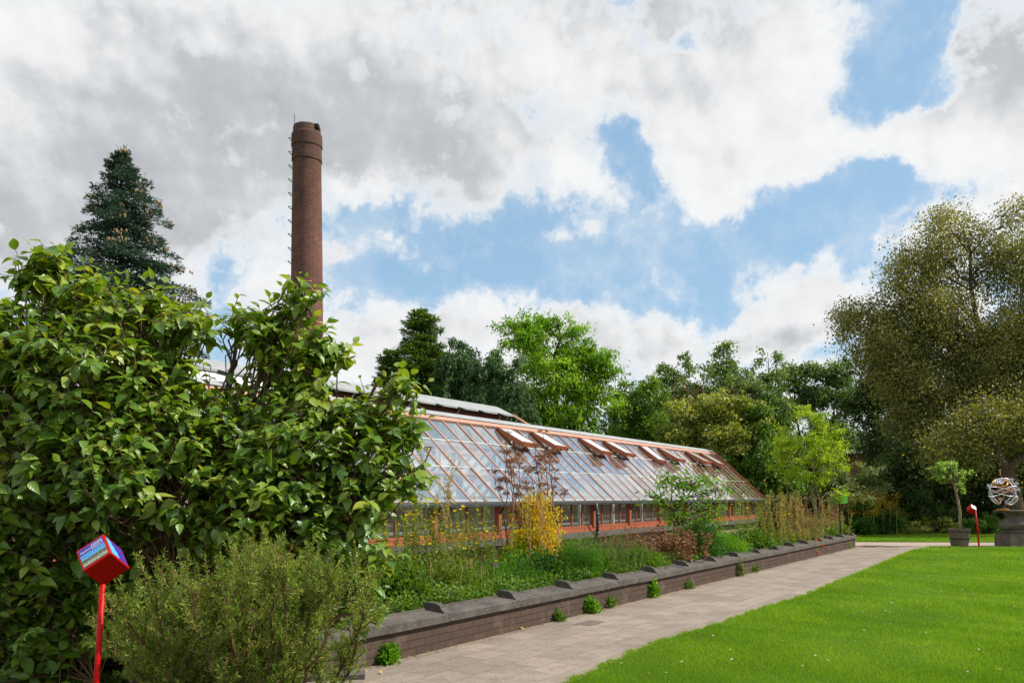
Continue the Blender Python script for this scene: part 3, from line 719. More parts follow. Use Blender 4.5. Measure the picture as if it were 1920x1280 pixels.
mb = MB(); mb.box((.50, -.50, PZ(247, CY)), (.72, -.10, PZ(240, CY))); mb.build('damaged_rim_brick', M['iron'], chm)
mb = MB(); mb.tube([(-.57, -.30, PZ(252, CY)), (-.57, -.30, PZ(219, CY))], [.02, .012], 6); mb.build('lightning_rod', M['iron'], chm)
first = None
for i in range(24):
    py = 262 + 25.6 * i
    if py > 640: break
    rad = (27 + (py - 300) * .008) * k + .0
    q = MB(); q.tube([(0, .0, -.02), (-.16, .05, .04), (-.17, .0, .05), (-.16, -.05, .04), (0, 0, -.12), (.05, 0, -.14)], .013, 5)
    if first is None:
        q = MB(); q.tube([(.04, .16, 0), (-.17, .15, .05), (-.20, .0, .055), (-.17, -.15, .05), (.04, -.16, 0)], .013, 5); q.tube([(-.17, -.15, .05), (.04, -.15, -.13)], .010, 5); q.tube([(-.17, .15, .05), (.04, .15, -.13)], .010, 5)
        first = q.build('climbing_rung', M['iron'], chm); first.location = (-rad, 0, PZ(py, CY))
    else:
        c = first.copy(); COL.objects.link(c); c.parent = chm; c.location = (-rad, 0, PZ(py, CY))

#@@PLANTS@@
# ------------------------------------------------------------------ leaf materials
LM = {}
LM['spruce'] = leafm('spruce_needles', ['#2e433b', '#3e564a', '#4f6857', '#677c6c'], .6, .15, .3, tcol=(1.1, 1.2, .8), gain=1.0)
LM['cypress'] = leafm('cypress_sprays', ['#31461a', '#415a24', '#55702c', '#6f8540'], .6, .25, .2, gain=1.25)
LM['weeping'] = leafm('weeping_sprays', ['#2a4020', '#39532b', '#4b6836', '#647f49'], .6, .2, .2, gain=1.25)
LM['locust'] = leafm('locust_leaves', ['#4a7012', '#618a18', '#7ea426', '#a6bd50'], .5, .45, .3, gain=1.15)
LM['mid'] = leafm('mid_green_leaves', ['#3a5618', '#4c6b22', '#5f7f2c', '#819848'], .5, .35, .35, gain=1.25)
LM['back'] = leafm('back_row_leaves', ['#3c5628', '#4c6832', '#62793f', '#8b9c66'], .5, .35, .4, gain=1.25)
LM['olive'] = leafm('olive_leaves', ['#4f5f1a', '#687622', '#878e34', '#b8b468'], .45, .3, .5, gain=1.25)
LM['birch'] = leafm('birch_leaves', ['#485420', '#606a2a', '#7b7a36', '#958c4a', '#aba564'], .42, .35, .5)
LM['dark'] = leafm('dark_leaves', ['#202f16', '#2d401a', '#3d5222', '#576a36'], .5, .25, .35, gain=1.5)
LM['lime'] = leafm('lime_leaves', ['#66850f', '#84a21c', '#a2b92f', '#c2cb5c'], .5, .5, .3)
LM['greyg'] = leafm('grey_green_leaves', ['#3d4c25', '#586636', '#78834c', '#9fa276'], .5, .3, .4, gain=1.3)
LM['golden'] = leafm('golden_leaves', ['#93a51c', '#c3bb22', '#dcbc28', '#dfae34'], .5, .5, .3, tcol=(1.3, 1.1, .35))
LM['herb'] = leafm('herb_leaves', ['#365313', '#4a6b1a', '#648429', '#87a044'], .5, .45, .35)
LM['herb_dark'] = leafm('dark_herb_leaves', ['#22400f', '#2f5417', '#416a22', '#5a7f30'], .5, .4, .3)
LM['bright'] = leafm('bright_herb_leaves', ['#4f8012', '#69a01b', '#86b92b', '#a0cb44'], .5, .45, .3, gain=.72)
LM['feather'] = leafm('feathery_leaves', ['#2f571a', '#417023', '#5a8a2c', '#8aa42c'], .5, .45, .2)
LM['dry'] = leafm('dry_leaves', ['#5c3f2c', '#7d5a41', '#9b785a', '#b59b7a'], .8, .3, .1, tcol=(1.2, 1, .8))
LM['straw'] = leafm('straw_leaves', ['#6f6a30', '#8c8440', '#a39a56', '#7d8e3a'], .7, .35, .1, tcol=(1.2, 1.1, .6))
LM['umbel'] = leafm('dried_umbel', ['#5b3d2b', '#7a533d', '#93684b', '#a97c58'], .85, .2, .1, tcol=(1.2, 1, .8))
LM['primrose'] = leafm('primrose_leaves', ['#465b18', '#5c7423', '#7a8d32', '#9a9f4a'], .55, .4, .3)
LM['yellow'] = leafm('yellow_petals', ['#d9b512', '#e6c81c', '#eed548'], .5, .4, .2, tcol=(1.1, 1.05, .5))
LM['orange'] = leafm('orange_petals', ['#c4660c', '#d87f14', '#e0991f'], .5, .4, .2, tcol=(1.2, 1, .4))
LM['purple'] = leafm('purple_petals', ['#8f63ad', '#a97dc4', '#b896cf'], .5, .4, .2, tcol=(1.1, 1, 1.2))
LM['persimmon'] = leafm('glossy_broad_leaves', ['#45661f', '#587c22', '#6f9028', '#8aa032', '#a3ac44'], .38, .36, .8, tcol=(1.7, 1.5, .3), vein=True)
LM['yew'] = leafm('shrub_needles', ['#5c7a24', '#72912f', '#8ba33f', '#aab159', '#b08a48'], .5, .35, .3, gain=.86)
LM['olea'] = leafm('oleander_leaves', ['#46652a', '#5f7e3b', '#7f985a', '#a5b085'], .4, .4, .5, gain=1.5)
M['stem'] = plain('green_stem', '#6d7a3a', .7, .2, var=.3, scale=20)
M['dry_stem'] = plain('dry_stem', '#a58a5c', .8, .1, var=.3, scale=20)
M['brown_stem'] = plain('brown_stem', '#7b4f38', .8, .1, var=.3, scale=20)
M['moss_bark'] = plain('mossy_bark', '#76754a', .95, .1, var=.4, scale=10, bump=.7)

# ------------------------------------------------------------------ background trees
def conifer(name, label, px, py_top, Y, profile, leafmat, lean=.0, whorls=26, leaf=.16, cones=None, group=None, bark='bark_dark', drop=.18, dens=1.0, base_z=0):
    """profile: list of (py, half width px)"""
    x = PX(px, Y); base = np.array([x, Y, base_z]); root = thing(name, label, 'tree', tuple(base), group=group)
    pz = [PZ(p, Y) for p, w in profile]; pw = [w * Y / F for p, w in profile]; o_ = np.argsort(pz); pz = np.array(pz)[o_]; pw = np.array(pw)[o_]
    H = PZ(py_top, Y); zlow = pz[0]
    mb = MB(); tp = np.array([[x, Y, z] for z in np.linspace(-.1, H, 14)]); tp[1:-1, 0] += rng.normal(size=12) * .02; mb.tube(tp, np.linspace(.26, .015, 14), 8)
    for q in range(5): mb.tube([[x, Y, H - .1 - .12 * q], [x + rng.normal() * .16, Y + rng.normal() * .16, H + .28 - .1 * q]], [.014, .006], 4)
    cr = MB(); cn = MB(); Tn, An, Sn, tn, Cn = [], [], [], [], []
    z = H - .12; w = 0
    while z > zlow:
        R = np.interp(z, pz, pw) * 1.0
        nb_ = int(5 + R * 2.0)
        a0 = rng.random() * 6.28
        for b in range(nb_):
            a = a0 + 2 * pi * b / nb_ + rng.normal() * .22; rl = R * rng.uniform(.68, 1.25)
            rise = .35 if z > H - 1.5 else rng.uniform(-.05, .12)
            m = 8; tt = np.linspace(0, 1, m)
            dirv = np.array([cos(a), sin(a), 0])
            pts = np.array([x, Y, z + rng.normal() * .1]) + dirv * (tt * rl)[:, None]; pts[:, 2] += rise * rl * tt - drop * rl * tt ** 2 * 1.1 + .12 * rl * np.maximum(tt - .75, 0)
            mb.tube(pts, np.linspace(.035, .006, m), 4, cap=False)
            n = int((26 + 90 * rl) * dens); u = rng.random(n) ** .65
            c = np.stack([np.interp(u, tt, pts[:, i]) for i in range(3)], 1)
            side = np.array([-sin(a), cos(a), 0]); wd = (.12 + .34 * rl * (1 - u) ** .7 * u ** .3)
            sg = rng.uniform(-1, 1, n); c += side * (sg * wd)[:, None]; c[:, 2] += rng.normal(size=n) * .05 - .12 * np.abs(sg) * wd - rng.random(n) ** 2 * .16
            An.append(nrm(dirv * .7 + side * sg[:, None] * .9 + rng.normal(size=(n, 3)) * .35 + [0, 0, .1])); Tn.append(c); Sn.append(leaf * rng.uniform(.6, 1.2, n)); tn.append(np.clip(rng.normal(size=n) * .2 + .4 + .25 * u, 0, 1))
            if cones and z > zlow + .38 * (H - zlow) and rng.random() < cones:
                q0 = rng.integers(4, 8)
                for _ in range(rng.integers(4, 11)):
                    q = pts[q0] + side * rng.normal() * .10 * rl + [0, 0, -.02] + rng.normal(size=3) * .05
                    cn.lathe([(.004, .06), (.026, .04), (.036, 0), (.028, -.04), (.004, -.065)], 6, c=tuple(q), tint=rng.random())
        z -= (.20 + .035 * R) * rng.uniform(.8, 1.2)
    T = np.concatenate(Tn); A = np.concatenate(An); S = np.concatenate(Sn)
    cr.inst(LEAFN, T, frames(A, nrm(rdir(len(T)) * .6 + [0, 0, 1.])), np.stack([S * 1.1, S, S], 1), np.concatenate(tn))
    mb.build('trunk', M[bark], root, base, smooth=True); cr.build('crown', leafmat, root, base)
    if cones: cn.build('cones', M['cone'], root, base)['kind'] = 'stuff'
    return root
M['cone'] = plain('cone_scales', '#9c8058', .8, .2, var=.3, scale=20)
conifer('blue_spruce', 'tall blue-green spruce with clusters of tan cones behind the big shrub', 228, 284, 30,
        [(290, 8), (310, 24), (330, 27), (350, 44), (365, 60), (395, 66), (420, 78), (440, 62), (460, 92), (490, 100), (505, 118), (525, 128), (600, 150), (700, 160), (800, 170)], LM['spruce'], leaf=.15, cones=.5, dens=1.6)
conifer('swamp_cypress', 'dark green conical conifer left of the drooping cypresses', 790, 580, 46,
        [(585, 6), (600, 20), (625, 34), (650, 42), (680, 58), (720, 82), (760, 92), (830, 98)], LM['cypress'], leaf=.26, dens=.9, drop=.05)
conifer('swamp_cypress', 'smaller round-topped conifer at the left edge of the conifer group', 733, 655, 45,
        [(660, 10), (680, 22), (700, 28), (740, 42), (800, 50)], LM['cypress'], leaf=.24, dens=.9, drop=.05)
def weeper(label, px, tops, Y, lobes):
    base = np.array([PX(px, Y), Y, 0.]); root = thing('weeping_cypress', label, 'tree', tuple(base), group='drooping cypresses behind the greenhouse')
    mb = MB(); ends = []
    for tx, ty in tops:
        e = P(tx, ty, Y); c = curve(base, e, 10, 0, .01); c[-1] += [.25, 0, -.15]; mb.tube(c, np.linspace(.16, .02, 10), 6); ends.append(c)
    mb.build('trunk', M['bark_dark'], root, base)
    pts, dn, li, rf = lobe_pts(lobes, 420, .35); A = []; T = []; S = []; tt = []
    pts = np.concatenate([pts] + [c[6:] + rng.normal(size=(4, 3)) * .08 for c in ends for _ in range(4)]); dn = np.concatenate([dn, rdir(len(pts) - len(dn))])
    for p, d in zip(pts, dn):
        n = 52; u = rng.random(n); o_ = np.array([d[0], d[1], 0]) * .55
        c = p + o_ * u[:, None] + rng.normal(size=(n, 3)) * .09; c[:, 2] += .12 * u - .95 * u ** 2 * rng.uniform(.5, 1.1)
        T.append(c); A.append(nrm(np.array([o_[0], o_[1], -.9]) + rng.normal(size=(n, 3)) * .3)); S.append(rng.uniform(.14, .30, n)); tt.append(np.clip(rng.normal(size=n) * .16 + .42 + rng.normal() * .16, 0, 1))
    T = np.concatenate(T); A = np.concatenate(A); S = np.concatenate(S); cr = MB()
    cr.inst(LEAFN, T, frames(A, rdir(len(T))), S, np.concatenate(tt)); cr.build('crown', LM['weeping'], root, base); return root
weeper('broad dark cypress with drooping sprays and three curled tips', 862, [(838, 634), (858, 638), (876, 650)], 44, [lobe(856, 680, 26, 44, 30), lobe(862, 730, 44, 44), lobe(850, 790, 55, 44), lobe(880, 690, 16, 44, 30)])
weeper('narrow dark cypress with one bent tip beside the light green tree', 925, [(925, 652)], 43, [lobe(926, 700, 11, 43, 38), lobe(922, 760, 26, 43, 40), lobe(905, 780, 26, 43)])
weeper('low shaggy dark cypress with a bare grey top', 967, [(966, 668)], 42.5, [lobe(968, 740, 18, 42.5, 34), lobe(965, 775, 32, 42.5, 30)])

tree('locust_tree', 'light green feathery tree towering over the middle of the greenhouse', (PX(1045, 47), 47, 0),
     [lobe(1010, 605, 40, 47, 18), lobe(960, 612, 34, 47, 12), lobe(985, 640, 50, 47, 30), lobe(1055, 640, 52, 47, 36), lobe(1100, 680, 44, 47, 30), lobe(1122, 690, 34, 47, 18), lobe(1040, 700, 75, 47, 45), lobe(1110, 745, 50, 47, 45), lobe(1010, 760, 60, 47, 50), lobe(1080, 800, 70, 47, 45), lobe(945, 690, 22, 47, 14)],
     LM['locust'], leaf=.27, nclus=620, per=60, spread=.85, flat=.26, droop=.4, sub=9, r0=.30, bark='bark_dark', fine=10, tpl=LEAFN, upn=1.4)
T_ = lambda label, bpx, Y, lobes, mat, **k: tree(k.pop('name', 'broadleaf_tree'), label, (PX(bpx, Y), Y, 0), lobes, mat, **k)
T_('mid green tree just right of the light green feathery tree', 1195, 50, [lobe(1190, 735, 32, 50, 26), lobe(1215, 725, 26, 50, 20), lobe(1170, 780, 42, 50), lobe(1225, 775, 45, 50), lobe(1200, 830, 70, 50)], LM['mid'], leaf=.19, nclus=420, per=46, spread=.6, group='row of trees behind the greenhouse')
T_('rounded tree with drooping twig ends in the back row', 1262, 56, [lobe(1262, 692, 40, 56, 24), lobe(1235, 720, 32, 56), lobe(1285, 730, 44, 56), lobe(1255, 760, 60, 56), lobe(1260, 830, 80, 56)], LM['back'], leaf=.20, nclus=520, per=46, spread=.65, droop=.5, group='row of trees behind the greenhouse')
T_('tallest spiky-topped tree of the back row', 1365, 54, [lobe(1363, 655, 12, 54, 18), lobe(1350, 685, 26, 54), lobe(1385, 690, 20, 54), lobe(1340, 730, 45, 54), lobe(1390, 730, 40, 54), lobe(1365, 800, 85, 54)], LM['back'], leaf=.20, nclus=470, per=44, spread=.62, group='row of trees behind the greenhouse')
T_('tree with two thin open tops right of the tallest one', 1440, 53, [lobe(1428, 668, 12, 53, 20), lobe(1456, 676, 12, 53, 18), lobe(1440, 705, 32, 53, 22), lobe(1435, 750, 45, 53), lobe(1440, 820, 65, 53)], LM['back'], leaf=.20, nclus=360, per=40, spread=.6, group='row of trees behind the greenhouse')
T_('airy tree with sky showing between its thin trunks', 1500, 55, [lobe(1480, 700, 24, 55, 20), lobe(1508, 695, 18, 55, 24), lobe(1495, 730, 36, 55, 22), lobe(1520, 760, 30, 55), lobe(1470, 765, 30, 55)], LM['back'], leaf=.19, nclus=230, per=36, spread=.62, group='row of trees behind the greenhouse')
T_('bushy tree left of the tall dark one', 1560, 54, [lobe(1553, 700, 30, 54, 20), lobe(1582, 700, 22, 54, 22), lobe(1560, 740, 48, 54), lobe(1600, 755, 35, 54), lobe(1565, 810, 50, 54, 35)], LM['back'], leaf=.19, nclus=400, per=42, spread=.6, group='row of trees behind the greenhouse')
T_('tall dark green tree tucked against the big olive-brown tree', 1640, 44, [lobe(1625, 660, 34, 44, 30), lobe(1650, 620, 30, 44, 26), lobe(1640, 710, 46, 44), lobe(1630, 770, 46, 44), lobe(1690, 760, 60, 44), lobe(1680, 860, 80, 44)], LM['dark'], leaf=.18, nclus=600, per=46, spread=.6)
T_('bushy olive-green tree with pale leaf edges behind the end of the greenhouse', 1340, 42, [lobe(1285, 778, 36, 42, 28), lobe(1335, 765, 40, 42, 22), lobe(1385, 770, 40, 42, 26), lobe(1270, 820, 40, 42), lobe(1330, 820, 60, 42), lobe(1400, 830, 60, 42), lobe(1360, 755, 14, 42, 20)], LM['olive'], leaf=.17, nclus=700, per=46, spread=.5, upn=.3)
T_('dark olive shrub-like tree filling the gap behind the greenhouse gable', 1440, 41.5, [lobe(1430, 790, 34, 41.5), lobe(1450, 850, 50, 41.5), lobe(1400, 890, 60, 41.5), lobe(1470, 910, 50, 41.5), lobe(1370, 905, 40, 41.5)], LM['mid'], leaf=.17, nclus=560, per=46, spread=.5, upn=.4)
# bare twiggy shrub tops against the back row
bt = thing('bare_tree', 'bare reddish-brown twiggy branches in front of the back row', 'tree', (PX(1320, 47), 47, 0)); mb = MB()
for i in range(60):
    q = P(rng.uniform(1255, 1420), rng.uniform(700, 765), 47) + [0, rng.normal() * .5, 0]; s0 = np.array([PX(1320, 47) + rng.normal() * .8, 47, rng.uniform(3, 5)])
    mb.tube(curve(s0, q, 6, .05, .05), np.linspace(.04, .008, 6), 4, cap=False, tint=.5)
mb.tube([(PX(1320, 47), 47, -.1), (PX(1320, 47) + .1, 47, 2), (PX(1320, 47), 47, 4.2)], [.2, .15, .08], 7)
mb.build('trunk', M['brown_stem'], bt, (PX(1320, 47), 47, 0))
# grey tiled roof glimpsed between the trees
hs = thing('house', 'grey tiled house roof glimpsed between the trees', 'house', (PX(1620, 60), 60, 0))
M['rooftile'] = plain('grey_roof_tile', '#6a6468', .8, .3, var=.3, scale=3, bump=.6)
mb = MB(); a = PX(1560, 60) - PX(1620, 60); mb.box((a, 0, 0), (5, 6, PZ(845, 60))); mb.build('wall', M['red_brick'], hs)
mb = MB(); z0, z1 = PZ(847, 60), PZ(822, 60)
for i in range(60):
    x = a - .3 + i * .165; mb.add([(x, -.4, z0), (x + .15, -.4, z0), (x + .15, 3, z1 + .8), (x, 3, z1 + .8), (x + .075, -.4, z0 + .06), (x + .075, 3, z1 + .86)], [[0, 4, 5, 3], [4, 1, 2, 5]])
mb.add([(a - .3, -.38, z0 - .02), (5.2, -.38, z0 - .02), (5.2, 3, z1 + .77), (a - .3, 3, z1 + .77)], [[0, 1, 2, 3]]); mb.build('roof', M['rooftile'], hs)
mb = MB(); mb.box((a - .3, -.5, z0 - .12), (5.2, -.40, z0 + .0)); mb.build('gutter', M['white_paint'], hs)

# the big olive-brown tree at the right
BY = 36
tree('old_birch', 'very large olive-brown leaved tree with drooping twigs at the right edge', (PX(1890, BY), BY, 0),
     [lobe(1775, 430, 46, BY, 40), lobe(1905, 400, 40, BY, 30), lobe(1745, 480, 60, BY, 50), lobe(1830, 500, 70, BY), lobe(1920, 470, 60, BY), lobe(1610, 590, 52, BY, 30), lobe(1580, 620, 26, BY, 22), lobe(1690, 500, 30, BY, 40), lobe(1705, 570, 50, BY, 50), lobe(1655, 600, 30, BY, 26), lobe(1660, 660, 40, BY, 60), lobe(1730, 620, 85, BY), lobe(1850, 620, 95, BY), lobe(1960, 600, 90, BY), lobe(1700, 720, 55, BY, 80), lobe(1780, 740, 90, BY, 90), lobe(1900, 740, 100, BY, 90), lobe(1730, 830, 60, BY, 60), lobe(1820, 830, 80, BY, 50), lobe(1705, 890, 40, BY, 40), lobe(1790, 880, 60, BY, 30), lobe(1880, 700, 90, BY, 80), lobe(1950, 830, 60, BY, 60), lobe(2050, 560, 120, BY), lobe(2060, 740, 130, BY)],
     LM['birch'], leaf=.115, nclus=4600, per=58, spread=.86, flat=1.0, subk=.48, droop=.7, r0=.30, bark='bark', fine=16, upn=.2, trunk_to=(PX(1800, BY), BY, PZ(420, BY)), pw=.5)
# second leaning limb of the same kind of tree, forking at eye height
lt = thing('leaning_tree', 'thick forked grey-brown trunk behind the armillary sculpture', 'tree', (PX(1890, 31.5), 31.5, 0)); bb = np.array([PX(1890, 31.5), 31.5, 0])
mb = MB(); YL = 31.5
mb.tube([P(1905, 1000, YL), P(1900, 940, YL), P(1892, 900, YL), P(1885, 880, YL)], [.42, .33, .30, .28], 12)
mb.tube([P(1886, 886, YL), P(1874, 858, YL), P(1862, 830, YL), P(1850, 790, YL + .5), P(1845, 740, YL + 1)], [.26, .2, .18, .14, .08], 10)
mb.tube([P(1888, 886, YL), P(1905, 866, YL), P(1930, 850, YL), P(1960, 820, YL + .4), P(1985, 770, YL)], [.25, .19, .17, .13, .08], 10)
mb.build('trunk', M['bark'], lt, bb, smooth=True)
lob = [lobe(1850, 790, 60, YL, 50), lobe(1800, 810, 50, YL, 40), lobe(1905, 800, 55, YL, 40), lobe(1960, 780, 70, YL, 70), lobe(1830, 860, 26, YL, 26), lobe(1760, 850, 36, YL, 40), lobe(1930, 860, 24, YL, 20)]
pts, dn, li, rf = lobe_pts(lob, 300, .9); cr = MB(); n = 46
pos = (pts[:, None] + rng.normal(size=(len(pts), n, 3)) * .34).reshape(-1, 3); cr.inst(LEAF4, pos, frames(nrm(rdir(len(pos)) + [0, 0, -.7]), rdir(len(pos))), rng.uniform(.08, .15, len(pos)), np.clip(rng.normal(size=len(pos)) * .2 + .45, 0, 1)); cr.build('crown', LM['birch'], lt, bb)

wl = []
for px in range(1430, 2100, 34): wl.append(lobe(px, rng.uniform(850, 890), 46, 62, rng.uniform(45, 60))); wl.append(lobe(px + 15, 945, 46, 62, 40))
for px in range(1150, 1450, 40): wl.append(lobe(px, rng.uniform(800, 850), 50, 66, 60))
pts, dn, li, rf = lobe_pts(wl, 1500, .4); cr = MB(); n = 40
pos = (pts[:, None] + rng.normal(size=(len(pts), n, 3)) * .5).reshape(-1, 3); pos[:, 2] = np.maximum(pos[:, 2], .05)
cr.inst(LEAF4, pos, frames(rdir(len(pos)), nrm(rdir(len(pos)) + [0, 0, .5])), rng.uniform(.22, .38, len(pos)), np.clip(rng.normal(size=len(pos)) * .2 + .4, 0, 1))
o = cr.build('far_woodland', LM['dark']); o['kind'] = 'stuff'; tag(o, 'far dark woodland filling the gaps behind the garden trees', 'woodland')
# shrubs below the big trees
def bush(label, px, Y, lobes, mat, name='shrub', leaf=.09, nclus=200, per=40, spread=.28, cat='shrub', group=None, r0=.05, **k):
    return tree(name, label, (PX(px, Y), Y, k.pop('z', 0)), lobes, mat, leaf=leaf, nclus=nclus, per=per, spread=spread, cat=cat, group=group, r0=r0, fine=6, **k)
bush('dark dense shrub right behind the red sign and the tub', 1790, 35.5, [lobe(1740, 900, 50, 35.5, 60), lobe(1800, 900, 60, 35.5, 70), lobe(1850, 930, 50, 35.5, 60), lobe(1770, 970, 80, 35.5, 34)], LM['dark'], leaf=.12, nclus=700, per=44, spread=.36, group='dark shrubs under the big tree')
bush('dark dense shrub behind the stone pedestal', 1920, 36, [lobe(1900, 900, 60, 36, 60), lobe(1960, 930, 60, 36, 70), lobe(1920, 975, 80, 36, 34), lobe(2010, 900, 70, 36, 80)], LM['dark'], leaf=.12, nclus=600, per=44, spread=.36, group='dark shrubs under the big tree')
bush('dark shrub between the light green tree and the dense shrubs', 1670, 35.5, [lobe(1680, 870, 42, 35.5, 40), lobe(1640, 900, 30, 35.5, 40), lobe(1690, 930, 50, 35.5, 50), lobe(1660, 975, 60, 35.5, 30)], LM['dark'], leaf=.12, nclus=480, per=44, spread=.36, group='dark shrubs under the big tree')
bush('pale grey-green shrub behind the small green box sign', 1600, 34, [lobe(1570, 890, 34, 34, 26), lobe(1615, 905, 40, 34, 30), lobe(1590, 940, 55, 34, 30), lobe(1545, 910, 26, 34, 30)], LM['greyg'], leaf=.11, nclus=330, per=40, spread=.3, upn=.3)
bush('low yellow-green shrub along the strip of lawn by the tub', 1745, 33.9, [lobe(1715, 985, 34, 33.9, 18), lobe(1755, 982, 34, 33.9, 20), lobe(1700, 995, 50, 33.9, 12)], LM['olive'], leaf=.08, nclus=170, per=40, spread=.2, group='low shrubs at the back of the lawn strip')
bush('low green shrub between the red sign and the pedestal', 1850, 33.6, [lobe(1830, 988, 28, 33.6, 16), lobe(1862, 985, 28, 33.6, 18), lobe(1800, 995, 30, 33.6, 12)], LM['mid'], leaf=.08, nclus=150, per=40, spread=.2, group='low shrubs at the back of the lawn strip')
bush('goldenrod clump with orange-yellow tops behind the lawn strip', 1620, 33.2, [lobe(1600, 965, 26, 33.2, 32), lobe(1640, 968, 30, 33.2, 34), lobe(1675, 975, 22, 33.2, 26), lobe(1620, 990, 50, 33.2, 14)], LM['herb_dark'], name='goldenrod_clump', leaf=.10, nclus=330, per=40, spread=.24, cat='plant', droop=-.2)
GRB = leafm('goldenrod_bloom', ['#8a7218', '#a88418', '#b98a1c'], .7, .3, .1, tcol=(1.2, 1, .4))
gp_ = thing('goldenrod_flowers', 'orange-yellow flower plumes at the back corner beyond the wall', 'flowers', (PX(1640, 32.8), 32.8, 0)); mb = MB(); ms = MB()
for i in range(46):
    c = P(rng.uniform(1585, 1690), rng.uniform(925, 965), 32.6 + rng.random()); n = 40
    ms.tube([(c[0], c[1], 0), c], .008, 3)
    pos = c + rng.normal(size=(n, 3)) * [.10, .10, .10]; mb = MB(); mb.inst(LEAF4, pos, frames(rdir(n), rdir(n)), np.full(n, .05), rng.random(n)); mb.build('flower_head', GRB, gp_, (PX(1640, 32.8), 32.8, 0))
ms.build('stems', M['stem'], gp_, (PX(1640, 32.8), 32.8, 0))

# ------------------------------------------------------------------ small light green tree in the bed
LY = 24.5
tree('maple_tree', 'young light green tree with layered crown near the far end of the bed', (PX(1533, LY), LY, .33),
     [lobe(1515, 782, 38, LY, 12), lobe(1475, 800, 22, LY, 10), lobe(1540, 806, 34, LY, 12), lobe(1500, 828, 50, LY, 13), lobe(1560, 838, 30, LY, 11), lobe(1465, 848, 34, LY, 12), lobe(1530, 858, 46, LY, 14), lobe(1478, 872, 30, LY, 10), lobe(1568, 868, 26, LY, 11), lobe(1495, 888, 32, LY, 10), lobe(1545, 890, 28, LY, 9), lobe(1510, 768, 20, LY, 8)],
     LM['lime'], leaf=.10, nclus=250, per=36, spread=.26, flat=.28, sub=7, subk=.36, droop=.35, r0=.075, bark='moss_bark', fine=10, upn=1.2, trunk_to=P(1518, 800, LY), tpl=LEAFN)
tree('sapling', 'thin pale crooked sapling beside the light green tree', (PX(1545, 24.2), 24.2, .33), [lobe(1575, 925, 20, 24.2, 6), lobe(1560, 935, 16, 24.2, 6), lobe(1535, 905, 14, 24.2, 8)], LM['lime'], leaf=.09, nclus=24, per=16, spread=.16, sub=0, r0=.035, bark='bark_light', fine=6, trunk_to=P(1530, 895, 24.2))

# ------------------------------------------------------------------ plants in the bed
BZ = .33
def bpos(px, Y): return np.array([PX(px, Y), Y, BZ])
def clear(px, Y, half):
    u = (px - CX) / F; return max(Y, (6.51 + 1.214 * (half + .36)) / (.688 - u)) if px < 1640 else Y
def stalks(name, label, px, Y, w, n, h, leafmat, flower=None, fsize=.022, nfl=5, lf=.06, per=60, cat='plant', lean=.12, stemmat='stem', rad=.005, taper=True, fl_low=.5, group=None, leafz=(.05, 1.), tpl=LEAFN):
    Y0_ = Y; Y = clear(px, Y, w * .62); h = (h + BZ - EYE) * Y / Y0_ + EYE - BZ
    b = bpos(px, Y); r = thing(name, label, cat, tuple(b), group=group); st = MB(); lf_ = MB(); T, A, S = [], [], []
    for i in range(n):
        q = b + [rng.normal() * w * .5, rng.normal() * w * .5, 0]; hh = h * rng.uniform(.6, 1.08); e = q + [rng.normal() * lean * hh, rng.normal() * lean * hh, hh]
        c = curve(q - [0, 0, .05], e, 7, 0, .02); st.tube(c, np.linspace(rad, rad * .5, 7), 4, cap=False)
        u = rng.uniform(*leafz, per); p = np.stack([np.interp(u, np.linspace(0, 1, 7), c[:, k]) for k in range(3)], 1)
        a = rng.random(per) * 6.28; T.append(p); A.append(np.stack([np.cos(a), np.sin(a), rng.uniform(-.2, .9, per)], 1)); S.append(lf * rng.uniform(.6, 1.2, per) * (1.15 - .6 * u if taper else 1))
        if flower:
            for _ in range(rng.integers(max(1, nfl // 2), nfl + 1)):
                u = rng.uniform(fl_low, 1.0); p = np.array([np.interp(u, np.linspace(0, 1, 7), c[:, k]) for k in range(3)]) + rng.normal(size=3) * .018
                k = 6; a = rng.random() * 6 + np.arange(k) * 6.28 / k; tilt = rdir(1)[0] * .5 + [0, 0, 1]; R0 = frames(tilt[None], rdir(1))[0]
                ax = np.stack([np.cos(a), np.full(k, .6), np.sin(a)], 1) @ R0.T
                fl = MB(); fl.inst(([(0, 0, 0), (-.5, .6, 0), (0, 1, .1), (.5, .6, 0)], [[0, 3, 2, 1]]), np.tile(p, (k, 1)), frames(ax, np.tile(tilt, (k, 1))), np.full(k, fsize * rng.uniform(.7, 1.25)), rng.random()); fl.build('flower', flower, r, b)
    T = np.concatenate(T); A = np.concatenate(A); S = np.concatenate(S)
    lf_.inst(tpl, T, frames(A, nrm(rdir(len(T)) * .5 + [0, 0, 1.])), S, np.clip(rng.normal(size=len(T)) * .22 + .45, 0, 1))
    lf_.build('leaves', leafmat, r, b); st.build('stems', M[stemmat], r, b)
    return r
